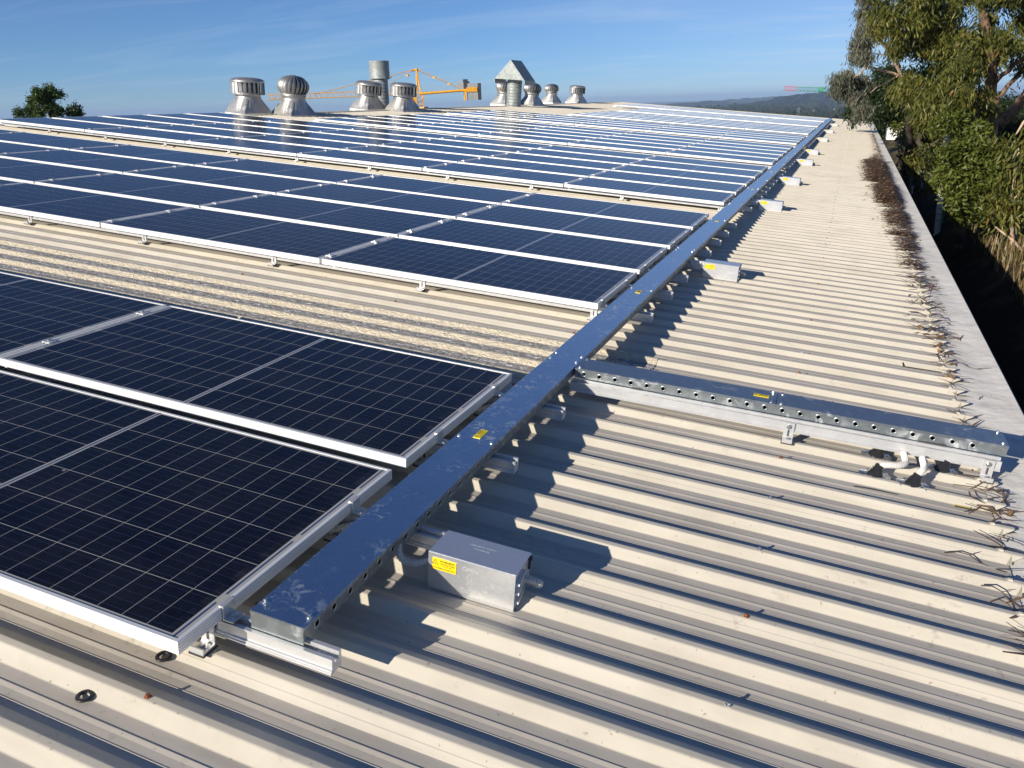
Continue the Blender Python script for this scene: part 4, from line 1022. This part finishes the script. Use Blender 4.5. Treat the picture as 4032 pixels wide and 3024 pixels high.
def ellipsoid_pts(c, r, n, shell=.30, br=.3):
    d = rng.normal(0, 1, (n, 3)); d /= np.linalg.norm(d, axis=1)[:, None]
    k = (shell + (1 - shell) * rng.uniform(0, 1, n) ** .7)[:, None]
    wob = 1 + .22 * np.sin(d[:, :1] * 5 + c[0]) * np.cos(d[:, 2:3] * 4 + c[1])
    nb = max(2, n // 20); r = np.array(r)
    bough = np.array(c) + d[:nb] * k[:nb] * wob[:nb] * r           # boughs, each a clump of sprays with gaps between
    pick = rng.integers(0, nb, n); q_ = rng.normal(0, 1, (n, 3)); q_ = q_ / np.linalg.norm(q_, axis=1)[:, None] * rng.uniform(.35, 1, n)[:, None]
    sz_ = rng.uniform(.7, 1.25, nb)[pick][:, None]
    return bough[pick] + q_ * sz_ * np.array([1.0, 1.0, .8]) * br
def make_tree(name, label, cat, clumps, trunks, mat, per, L0, W0, droop, bark, group='trees beside the warehouse', spread=.18, base=None, jit=0.0, br=.3):
    """clumps: (u,v,t,ru_px,rv_px,depth,sprays) in photo display pixels; trunks: lists of ((u,v,t),radius) or world points"""
    t0 = base if base is not None else Vector(trunks[0][0][0])
    o = thing(name, label, cat, group=group, world_loc=t0)
    spr = []
    for u, v, t, ru, rv, dp, n in clumps:
        t = t + random.uniform(-jit, jit); c = P(u, v, t); m = t * K / FPX
        spr.append(ellipsoid_pts(c, (ru * m, dp, rv * m), n, br=br))
    spr = np.concatenate(spr) - np.array(t0)
    me = leaves_mesh('crown', spr, per, L0, W0, droop, mat, spread=spread)
    cr_ = bpy.data.objects.new('crown', me); COL.objects.link(cr_); cr_.parent = o
    for tr in trunks:
        mb = MB(); pts = [Vector(p) - t0 for p, r in tr]; rr = [r for p, r in tr]
        fine = []; fr = []
        for i in range(len(pts) - 1):
            for k in range(4): fine.append(pts[i].lerp(pts[i + 1], k / 4) + Vector((random.gauss(0, .02), random.gauss(0, .02), 0)) * (1 if i or k else 0)); fr.append(rr[i] + (rr[i + 1] - rr[i]) * k / 4)
        fine.append(pts[-1]); fr.append(rr[-1]); mb.tube(fine, fr, 9); mb.build('trunk' if rr[0] > .09 else 'branch', M['darkbark'] if (rr[0] > .09 and bark == M['palebark']) else bark, o)
    return o
def G(u, v, t, dz=0.0):                   # point on the ground under a photo pixel direction at t metres
    p = P(u, v, t); p.z = ground_h(p.x, p.y) - .1 + dz; return p

# large eucalyptus overhanging the right of the picture
b = G(2128, 470, 24.5)
make_tree('eucalyptus_tree', 'large eucalyptus with drooping green leaves filling the upper right corner', 'tree',
    [(1965, 30, 23, 48, 46, 1.1, 120), (2030, 20, 23, 80, 55, 1.4, 200), (2130, 30, 22, 90, 60, 1.4, 230), (2215, 40, 22, 60, 60, 1.2, 120), (1915, 5, 24, 34, 34, .9, 55),
     (1978, 95, 22.5, 40, 40, 1.0, 95), (2040, 110, 22, 70, 50, 1.2, 180), (2120, 110, 22.5, 50, 45, 1.0, 100), (2005, 175, 22, 40, 36, .9, 85), (2060, 190, 21.5, 60, 45, 1.0, 150), (2020, 235, 22, 45, 35, .8, 80), (1952, 205, 23, 20, 18, .6, 26), (2090, 250, 22, 35, 30, .7, 50),
     (2190, 110, 24.5, 40, 18, .8, 28), (2100, -60, 23, 150, 60, 2.0, 150), (2270, 150, 24, 50, 120, 1.4, 120)],
    [[(b, .20), (P(2135, 330, 24), .17), (P(2140, 240, 23.6), .15), (P(2143, 150, 23.4), .13), (P(2130, 60, 23), .10), (P(2100, -40, 23), .05)],
     [(P(2140, 235, 23.6), .06), (P(2165, 200, 23.5), .055), (P(2225, 130, 23.5), .05)], [(P(2142, 185, 23.4), .055), (P(2190, 140, 23.0), .05), (P(2230, 115, 22.6), .04)],
     [(P(2140, 160, 23.4), .06), (P(2060, 100, 22.6), .04), (P(1990, 60, 22.4), .025)], [(P(2143, 210, 23.5), .05), (P(2050, 205, 22.4), .03), (P(1985, 190, 22.2), .015)]],
    LEAFS['euc'], 30, .135, .026, .60, M['bark'], spread=.09, jit=1.6, br=.34)
# second trunk, leaning, behind it
b = G(2165, 470, 29)
make_tree('eucalyptus_tree', 'leaning brown barked eucalyptus at the right edge with sparse dark leaves', 'tree',
    [(2190, 300, 28, 40, 30, 1.0, 60), (2120, 300, 29, 40, 30, 1.0, 60), (2200, 380, 27, 40, 45, 1.2, 110), (2230, 260, 29, 40, 60, 1.0, 70)],
    [[(b, .22), (P(2135, 320, 28.5), .19), (P(2150, 282, 28.3), .17), (P(2203, 222, 28), .14), (P(2240, 170, 28), .10)], [(P(2150, 290, 28.3), .08), (P(2142, 220, 28.4), .06), (P(2146, 160, 28.5), .04)]],
    LEAFS['dark'], 14, .19, .036, .55, M['bark'], spread=.17)
# grey-leaved eucalyptus that leans over the roof
b = G(1962, 400, 31)
make_tree('eucalyptus_tree', 'grey green eucalyptus with weeping leaves hanging over the far roof edge', 'tree',
    [(1850, 175, 27, 42, 55, .9, 150), (1832, 140, 27, 22, 35, .7, 50), (1862, 90, 27, 30, 40, .8, 75), (1875, 40, 27, 32, 45, .9, 90), (1835, 205, 27, 28, 34, .7, 60), (1902, 55, 27, 24, 34, .7, 50), (1858, 235, 27, 20, 22, .5, 30), (1890, 0, 27, 40, 30, .8, 60)],
    [[(b, .15), (P(1965, 300, 30), .11), (P(1968, 220, 28.5), .09)], [(P(1968, 220, 28.5), .055), (P(1944, 163, 27.5), .042), (P(1874, 143, 27), .026), (P(1848, 130, 27), .010)], [(P(1874, 143, 27), .03), (P(1855, 160, 27), .02), (P(1840, 170, 27), .01)], [(P(1960, 185, 27.7), .05), (P(1915, 100, 27.2), .03), (P(1880, 60, 27), .015)], [(P(1944, 163, 27.5), .025), (P(1900, 185, 27.2), .018), (P(1880, 200, 27), .01)], [(P(1930, 120, 27.3), .02), (P(1885, 115, 27), .012), (P(1860, 105, 27), .008)]],
    LEAFS['grey'], 24, .13, .022, .72, M['palebark'], spread=.08, jit=.8, br=.26)
b = G(1975, 330, 36)
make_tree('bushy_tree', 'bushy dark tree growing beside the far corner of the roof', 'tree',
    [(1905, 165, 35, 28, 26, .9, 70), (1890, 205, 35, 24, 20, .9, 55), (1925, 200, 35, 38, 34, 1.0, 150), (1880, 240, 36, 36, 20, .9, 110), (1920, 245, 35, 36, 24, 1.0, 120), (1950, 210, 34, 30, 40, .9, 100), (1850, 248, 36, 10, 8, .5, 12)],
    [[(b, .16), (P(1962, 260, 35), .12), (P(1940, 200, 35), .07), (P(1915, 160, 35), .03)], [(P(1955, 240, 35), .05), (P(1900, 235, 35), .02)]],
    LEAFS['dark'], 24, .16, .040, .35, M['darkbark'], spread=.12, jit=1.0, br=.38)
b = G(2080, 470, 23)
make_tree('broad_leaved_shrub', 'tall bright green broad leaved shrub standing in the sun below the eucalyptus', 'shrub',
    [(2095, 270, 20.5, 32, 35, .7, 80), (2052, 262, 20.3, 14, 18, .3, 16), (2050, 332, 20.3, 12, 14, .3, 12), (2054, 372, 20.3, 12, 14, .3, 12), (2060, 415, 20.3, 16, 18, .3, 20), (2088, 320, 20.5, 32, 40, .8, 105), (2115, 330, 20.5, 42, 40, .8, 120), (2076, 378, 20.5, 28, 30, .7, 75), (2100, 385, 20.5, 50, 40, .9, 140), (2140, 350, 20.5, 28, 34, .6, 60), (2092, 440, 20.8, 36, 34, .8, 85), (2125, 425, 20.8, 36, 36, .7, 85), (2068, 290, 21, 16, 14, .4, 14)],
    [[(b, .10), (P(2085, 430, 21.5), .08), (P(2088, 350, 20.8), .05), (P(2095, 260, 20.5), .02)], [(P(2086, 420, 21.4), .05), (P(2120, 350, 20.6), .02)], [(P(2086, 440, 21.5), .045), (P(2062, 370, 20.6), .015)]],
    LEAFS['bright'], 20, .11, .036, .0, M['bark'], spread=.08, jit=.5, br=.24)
b = G(1985, 400, 30)
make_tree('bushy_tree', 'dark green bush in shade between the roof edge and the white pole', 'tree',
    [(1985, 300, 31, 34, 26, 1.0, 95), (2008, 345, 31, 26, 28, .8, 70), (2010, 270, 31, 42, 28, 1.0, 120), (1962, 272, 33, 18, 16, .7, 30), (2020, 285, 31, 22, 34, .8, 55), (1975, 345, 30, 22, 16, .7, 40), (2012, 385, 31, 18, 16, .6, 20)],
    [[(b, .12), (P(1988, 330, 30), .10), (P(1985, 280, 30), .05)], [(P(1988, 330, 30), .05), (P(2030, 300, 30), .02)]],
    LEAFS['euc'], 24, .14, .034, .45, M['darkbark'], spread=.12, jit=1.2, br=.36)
b = G(2195, 520, 20)
make_tree('eucalyptus_sapling', 'slender eucalyptus sapling with sparse hanging leaves on the dry bank', 'tree',
    [(2190, 380, 19.5, 22, 40, .5, 45), (2180, 440, 19.5, 22, 34, .5, 40), (2210, 450, 19.5, 24, 40, .5, 50), (2195, 330, 20, 25, 25, .5, 35)],
    [[(b, .045), (P(2186, 430, 19.6), .035), (P(2192, 360, 19.5), .022), (P(2200, 320, 19.5), .012)], [(P(2188, 440, 19.6), .02), (P(2210, 400, 19.5), .008)]],
    LEAFS['euc'], 10, .19, .034, .6, M['palebark'], spread=.15)
# trees farther off behind the gaps
for i, (u, v, t, ru, rv, lab) in enumerate([(2010, 245, 58, 55, 35, 'dark tree far behind the white pole'), (2090, 250, 62, 60, 40, 'dark tree far behind the bright shrub'), (2170, 265, 55, 60, 40, 'dark tree far behind the leaning trunk'), (1905, 262, 75, 26, 12, 'low dark tree far behind the roof corner'), (2230, 330, 45, 60, 60, 'dark tree behind the sapling at the right edge'), (2110, 320, 48, 55, 45, 'dark thicket tree behind the bright shrub'), (2010, 330, 52, 40, 22, 'low dark tree behind the shaded bush')]):
    b = G(u, v + rv, t)
    make_tree('background_tree', lab, 'tree', [(u - ru * .3, v, t, ru * .6, rv * .8, 1.6, 130), (u + ru * .35, v + rv * .2, t, ru * .6, rv * .8, 1.6, 130), (u, v - rv * .4, t, ru * .5, rv * .6, 1.4, 90)],
              [[(b, .2), (P(u, v, t), .1)]], LEAFS['dark'], 22, .30, .085, .35, M['darkbark'], spread=.28, br=.8)
# tree beyond the ridge at the left
b = P(115, 300, 60); b.z = -8
make_tree('leafy_tree', 'leafy green tree showing above the panels at the far left', 'tree',
    [(92, 203, 60, 9, 7, .6, 26), (104, 198, 60, 8, 6, .6, 22), (118, 199, 60, 9, 6, .7, 24), (98, 213, 60, 10, 7, .7, 26), (124, 208, 60, 7, 6, .6, 18), (80, 216, 60, 9, 6, .7, 22), (64, 222, 60, 8, 8, .8, 24), (82, 229, 60, 12, 7, .9, 34), (60, 238, 60, 11, 8, .9, 32), (76, 242, 60, 12, 8, 1.0, 34), (100, 237, 60, 12, 8, 1.0, 34), (116, 233, 60, 9, 7, .8, 26), (130, 241, 60, 13, 6, 1.0, 34), (148, 243, 60, 10, 6, .8, 24), (166, 243, 60, 9, 4, .6, 16), (157, 231, 60, 4, 3, .4, 7), (110, 260, 60, 60, 14, 2, 90)],
    [[(b, .25), (P(112, 245, 60), .16), (P(104, 222, 60), .09), (P(100, 200, 60), .04)], [(P(112, 245, 60), .08), (P(140, 238, 60), .03)], [(P(108, 232, 60), .08), (P(80, 220, 60), .03)]],
    LEAFS['bright2'], 34, .13, .055, .2, M['bark'], spread=.12, br=.24)

# dead branches lying on the sunny bank, grass
def dead(u0, v0, u1, v1, t, r, lab):
    mb = MB(); a, b_ = P(u0, v0, t), P(u1, v1, t); mb.tube([Vector((0, 0, 0)), (b_ - a) * .5 + Vector((0, 0, .05)), b_ - a], [r, r * .8, r * .45], 7); o = mb.build('dead_branch', M['palebark']); o.location = a; tag(o, lab, 'branch', 'dead branches on the bank')
dead(2225, 560, 2150, 490, 19.5, .035, 'pale dead branch leaning across the dry bank at the right edge')
dead(2225, 250, 2195, 290, 20.5, .035, 'pale bare branch sloping down at the right edge above the sapling')
def grass():
    n = 26000; xs = rng.uniform(4.3, 10, n) ; ys = rng.uniform(11, 34, n)
    zs = np.array([ground_h(x, y) for x, y in zip(xs, ys)])
    clump = (np.sin(xs * 2.3) * np.cos(ys * 1.9) + rng.normal(0, .5, n)) > -.3
    xs, ys, zs = xs[clump], ys[clump], zs[clump]; n = len(xs)
    h = rng.uniform(.06, .55, n) ** 1.0; a = rng.uniform(0, 2 * PI, n); lean = rng.uniform(.1, .6, n) * h; w = rng.uniform(.006, .016, n)
    c = np.stack([xs, ys, zs], 1); s = np.stack([np.cos(a + 1.57), np.sin(a + 1.57), 0 * a], 1) * w[:, None]; t1 = c + np.stack([np.cos(a) * lean * .4, np.sin(a) * lean * .4, h * .6], 1); t2 = c + np.stack([np.cos(a) * lean, np.sin(a) * lean, h], 1)
    q = np.stack([c - s, c + s, t1 + s * .8, t1 - s * .8, t1 - s * .8, t1 + s * .8, t2 + s * .1, t2 - s * .1], 1).reshape(-1, 3)
    me = fast_mesh('dry_grass', q, None, 4, leaf_mat('dry_grass_blades', [(.06, .075, .02), (.12, .11, .04), (.24, .17, .08), (.32, .23, .12)], .2))
    at = me.attributes.new('hue', 'FLOAT', 'POINT'); at.data.foreach_set('value', np.repeat(rng.uniform(0, 1, n), 8).astype(np.float32))
    o = bpy.data.objects.new('dry_grass', me); COL.objects.link(o); tag(o, 'dry straw coloured grass growing on the sunny bank', 'grass', kind='stuff')
grass()

# white pole with green mesh, white sheds, van
p = G(3708 / K, 790 / K, 27); top = P(3736 / K, 470 / K, 27)
t = thing('light_pole', 'white pole standing among the trees with torn green mesh round its foot', 'pole', world_loc=p)
mb = MB(); mb.tube([(0, 0, 0), (top.x - p.x, top.y - p.y, top.z - p.z)], [.085, .075], 12); mb.build('pole_shaft', M['white'], t)
mb = MB(); gz = .45
for k in range(5): mb.tube([(.13, -.06, gz + k * .17), (-.075, -.09, gz + .03 + k * .17)], .008, 5)
for k in range(3): mb.tube([(.10 - k * .02, -.09, gz - .1), (.11 + k * .02, -.09, gz + .8)], .009, 5)
mb.build('green_mesh', M['green'], t)
def shed(u, v, t_, w, h, lab, roofc):
    p = P(u, v, t_); o = thing('white_shed', lab, 'shed', world_loc=p, group='white sheds beyond the trees')
    mb = MB(); mb.box(-w / 2, w / 2, 0, 4, -1.2, h); mb.build('wall', M['white'], o)
    mb = MB(); mb.prof([(-w / 2 - .3, h), (w / 2 + .3, h), (0, h + w * .10)], -.3, 4.3, 'y'); mb.build('roof', roofc, o)
shed(1880, 268, 150, 4.2, 1.0, 'low white shed just beyond the roof corner', M['white'])
shed(1922, 285, 130, 3.0, .9, 'pale shed seen through trunks right of the roof corner', M['white'])
shed(1846, 264, 150, 3.0, .35, 'red roofed building at the edge of the far forest', simple('red_roof', (.22, .06, .04), .8))
p = P(1995, 271, 66); t = thing('parked_van', 'white van parked far behind the shaded bushes', 'van', world_loc=p)
mb = MB(); mb.prof([(-2.3, -.9), (2.1, -.9), (2.3, -.2), (1.6, .1), (1.1, .75), (.9, .85), (-2.2, .85), (-2.3, .7)], -.9, .9, 'y'); mb.build('body', M['white'], t)
mb = MB(); mb.prof([(1.1, .15), (1.55, .1), (1.1, .65), (.9, .68)], -.92, .92, 'y'); mb.box(-.2, .8, -.92, .92, .1, .62); mb.build('window', M['glass'], t)
for x in (-1.4, 1.3):
    mb = MB(); mb.tube([(x, -.93, -.95), (x, .93, -.95)], .34, 14); mb.build('wheel', M['rubber'], t)

# ------------------------------------------------------------------ distant forest on the plain
def forest():
    VS = []; FS = []
    ico = [(math.cos(a) * math.cos(b), math.sin(a) * math.cos(b), math.sin(b)) for b in (-.3, .25, .75, 1.2) for a in np.linspace(0, 2 * PI, 7)[:-1]] + [(0, 0, 1)]
    n = 0; V = []; F = []
    for k in range(5200):
        t = 520 * (6.5 ** random.random()); u = random.uniform(2480, 4032)
        d = (RP.to_3x3() @ ray(u, 440)); d.z = 0; d.normalize()
        x, y = d.x * t, d.y * t; z = ground_h(x, y); r = random.uniform(3.5, 8) * (1 + t / 4500); hgt = r * random.uniform(.9, 1.5)
        b = len(V)
        for q in ico: j = random.uniform(.75, 1.25); V.append((x + q[0] * r * j, y + q[1] * r * j, z + 2 + (q[2] + .4) * hgt * j))
        for i in range(3):
            for j in range(6): F.append((b + i * 6 + j, b + i * 6 + (j + 1) % 6, b + (i + 1) * 6 + (j + 1) % 6, b + (i + 1) * 6 + j))
        for j in range(6): F.append((b + 18 + j, b + 18 + (j + 1) % 6, b + 24))
    me = bpy.data.meshes.new('forest'); me.from_pydata(V, [], F)
    m, n_, l, b = new_mat('forest_canopy'); g = n_.new('ShaderNodeNewGeometry')
    c = ncoord(n_, l); f = nnoise(n_, l, c, .15, 6, .7, .35, .65)
    col = nmix(n_, l, g.outputs['Random Per Island'], (.014, .023, .010), (.034, .040, .016)); col = nmix(n_, l, nmath(n_, l, 'MULTIPLY', f, .4), col, (.05, .048, .027))
    l.new(col, b.inputs['Base Color']); b.inputs['Roughness'].default_value = 1; b.inputs['Specular IOR Level'].default_value = 0
    nbump(n_, l, nnoise(n_, l, c, .5, 6, .75, .2, .8), b, 1.0, 2.0)
    me.materials.append(m); o = bpy.data.objects.new('forest', me); COL.objects.link(o); tag(o, 'distant green forest covering the plain below the hills', 'forest', kind='stuff')
forest()
# pylons on the plain
for i, (u, v) in enumerate([(3204, 432), (3285, 426), (3145, 424)]):
    top = P(u / K, v / K, 1700); o = MB(); h = 13
    for sx in (-2, 2): o.tube([(sx, 0, -h), (sx * .4, 0, 0)], .22, 4)
    o.tube([(-2.6, 0, -1), (2.6, 0, -1)], .2, 4)
    o.tube([(-1.6, 0, -7), (1.4, 0, -4)], .15, 4)
    ob = o.build('power_pylon', M['grey']); ob.location = top; tag(ob, ['tiny grey lattice pylon above the plain, middle one of three', 'tiny grey lattice pylon above the plain, nearest the overhanging tree', 'tiny grey lattice pylon above the plain, left of the other two'][i], 'pylon', 'pylons on the plain')

# ------------------------------------------------------------------ tower cranes
def lattice(mb, a, b, w, h, n, r, up=Vector((0, 0, 1)), tri=True, mi=0):
    a, b = Vector(a), Vector(b); d = (b - a).normalized(); s = d.cross(up).normalized(); u = s.cross(d).normalized()
    if tri: ch = [s * w / 2, -s * w / 2, u * h]
    else: ch = [s * w / 2 + u * h / 2, -s * w / 2 + u * h / 2, -s * w / 2 - u * h / 2, s * w / 2 - u * h / 2]
    for c in ch: mb.tube([a + c, b + c], r, 5, mi)
    m_ = len(ch)
    for k in range(n):
        p0 = a.lerp(b, k / n); p1 = a.lerp(b, (k + 1) / n); pm = a.lerp(b, (k + .5) / n)
        for i in range(m_):
            j = (i + 1) % m_
            if tri and i == 2 or (tri and i == 1): 
                lo = ch[0] if i == 2 else ch[1]
                mb.tube([p0 + lo, pm + ch[2]], r * .6, 4, mi); mb.tube([pm + ch[2], p1 + lo], r * .6, 4, mi)
            elif tri: mb.tube([p0 + ch[0], p1 + ch[1]], r * .5, 4, mi)
            else:
                mb.tube([p0 + ch[i], p1 + ch[j]], r * .6, 4, mi); mb.tube([p0 + ch[i], p0 + ch[j]], r * .5, 4, mi)
D = 185
def Q(u, v, t=D): return P(u / K, v / K, t)
org = Q(1655, 420)
yc = thing('tower_crane', 'yellow tower crane with grey counterweights rising behind the ridge', 'crane', world_loc=org)
def q(u, v): return Q(u, v) - org
exy = (q(1880, 345) - q(1060, 390)); exy.z = 0; exy.normalize(); eyy = Vector((-exy.y, exy.x, 0))
mb = MB(); lattice(mb, Vector((0, 0, -38)), Vector((0, 0, -1.6)), 1.7, 1.7, 18, .09, eyy, False); mb.build('mast', M['yellow'], yc)
mb = MB(); lattice(mb, q(1640, 372), q(1056, 393), 1.1, 1.0, 26, .075); mb.build('jib', M['yellow'], yc)
mb = MB(); a, b_ = q(1652, 369), q(1872, 352); lattice(mb, q(1650, 375), q(1650, 430), 1.7, 1.7, 3, .10, eyy, False)
s_ = eyy * .75
for sg in (-1, 1): mb.tube([a + s_ * sg, b_ + s_ * sg], .26, 6)
for k in range(8): p_ = a.lerp(b_, k / 7); mb.tube([p_ - s_, p_ + s_], .14, 5)
mb.build('counter_jib', M['yellow'], yc)
mb = MB(); ap = q(1639, 268)
for dx in (-.75, .75):
    for sg in (-1, 1): mb.tube([q(1650 + dx * 10, 368) + s_ * sg, ap + s_ * sg * .3], .13, 6)
for k in range(1, 6):
    f_ = k / 6
    for sg in (-1, 1):
        A1 = q(1642.5, 368).lerp(ap, f_) + s_ * sg * (1 - .7 * f_); B1 = q(1657.5, 368).lerp(ap, f_) + s_ * sg * (1 - .7 * f_); mb.tube([A1, B1], .06, 5)
        if k < 5: B2 = q(1657.5, 368).lerp(ap, f_ + 1 / 6) + s_ * sg * (1 - .7 * (f_ + 1 / 6)); mb.tube([A1, B2], .05, 5)
mb.tube([q(1622, 277), q(1650, 275)], .22, 6); mb.build('tower_head', M['yellow'], yc)
mb = MB()
for sg in (-.25, .25):
    mb.tube([q(1622, 276) + eyy * sg, q(1240, 371) + eyy * sg], .06, 5); mb.tube([q(1622, 278) + eyy * sg, q(1500, 345) + eyy * sg], .05, 5); mb.tube([q(1648, 276) + eyy * sg, q(1800, 342) + eyy * sg], .09, 5)
for u, v in ((1535, 304), (1604, 297), (1710, 305), (1770, 330)): mb.box(-.3, .3, -.3, .3, -.14, .14, 0, Matrix.Translation(q(u, v)))
mb.tube([q(1655, 300), q(1825, 318)], .02, 4); mb.build('tie_bars', M['yellow'], yc)
mb = MB(); c = q(1627, 394); R4 = Matrix((exy, eyy, Vector((0, 0, 1)))).transposed().to_4x4()
mb.box(-.95, .75, -1.2, .8, -1.55, .75, 0, Matrix.Translation(c) @ R4); cabo = mb.build('operator_cab', M['yellow'], yc)
mb = MB(); mb.box(-1.0, -.6, -1.23, .0, -.7, .45, 0, Matrix.Translation(c) @ R4); mb.build('window', M['glass'], cabo)
mb = MB(); c = q(1858, 362)
for k in range(5): mb.box(-.9 + k * .42, -.9 + k * .42 + .39, -.9, .9, -1.65, 1.75, 0, Matrix.Translation(c) @ R4)
mb.build('counterweight', M['grey'], yc)
mb = MB(); c = q(1872, 362); mb.box(.45, 1.15, -.95, .95, -1.6, 1.75, 0, Matrix.Translation(c) @ R4); mb.build('counterweight', M['dark'], yc)['label'] = 'dark end counterweight block'
mb = MB(); c = q(1856, 351); mb.box(-1.1, 1.1, -1.0, 1.0, -.55, .35, 0, Matrix.Translation(c) @ R4 @ Matrix.Translation((0, -.1, 0))); c2 = q(1840, 362); mb.box(-.7, -.35, -1.0, 1.0, -1.7, .3, 0, Matrix.Translation(c2) @ R4); mb.build('end_frame', M['yellow'], yc)
mb = MB(); c = q(1815, 336); mb.box(-.75, .55, -.6, .6, -.7, .7, 0, Matrix.Translation(c) @ R4); wi = mb.build('winch_housing', M['grey'], yc)
mb = MB(); c = q(1832, 330); mb.box(-.45, .5, -.5, .5, -1.0, .9, 0, Matrix.Translation(c) @ R4); mb.tube([q(1834, 322), q(1848, 326)], .25, 6); mb.build('winch', M['dark'], yc)
mb = MB()
for k in range(12):
    p_ = q(1675 + k * 10, 361 - k * .9); mb.tube([p_, p_ + Vector((0, 0, 1.0))], .03, 4)
mb.tube([q(1675, 361) + Vector((0, 0, 1)), q(1785, 351) + Vector((0, 0, 1))], .03, 4); mb.tube([q(1878, 334), q(1881, 372)], .05, 4); mb.build('handrail', M['grey'], yc)
mb = MB(); mb.lathe([(1.3, -.55), (1.35, -.5), (1.35, .0), (1.2, .05), (0, .05)], (0, 0, -.5), 20); mb.box(-1.2, 1.4, -1, 1, -.35, -.05); mb.build('slewing_ring', M['yellow'], yc)
# green and red jib over the hills
org2 = P(3640 / K, 372 / K, 250)
gc = thing('tower_crane', 'green and red lattice tower crane jib showing above the far hills', 'crane', world_loc=org2)
def g2(u, v): return P(u / K, v / K, 250) - org2
def jib_part(name, u0, v0, u1, v1, n, mat):
    mb = MB(); lattice(mb, g2(u0, v0), g2(u1, v1), 1.0, .95, n, .075); mb.build(name, mat, gc)
jib_part('jib_tip', 3086, 354.5, 3138, 357.5, 4, M['red']); jib_part('jib', 3138, 357.5, 3640, 372, 34, M['green'])
mb = MB(); mb.box(-.6, .6, -.6, .6, -.1, 1.2, 0, Matrix.Translation(g2(3231, 361))); mb.build('trolley', M['green'], gc)
mb = MB(); mb.tube([g2(3255, 355), g2(3640, 240)], .10, 5); mb.build('tie_bars', M['dark'], gc)
mb = MB(); lattice(mb, Vector((0, 0, -36)), Vector((0, 0, 9)), 1.8, 1.8, 20, .1, Vector((0, 1, 0)), False); mb.build('mast', M['green'], gc)

# ------------------------------------------------------------------ haze: air between here and the hills
hz = MB(); hz.box(-19500, 19500, -19500, 19500, -60, 60); 
hm_, hn, hl, hb = new_mat('air'); hn.remove(hb); vol = hn.new('ShaderNodeVolumePrincipled'); vol.inputs['Color'].default_value = (.50, .70, 1.0, 1); vol.inputs['Density'].default_value = 0.00011; vol.inputs['Anisotropy'].default_value = 0.0
hl.new(vol.outputs[0], hn['Material Output'].inputs['Volume'])
hob = hz.build('haze', hm_); tag(hob, kind='stuff')
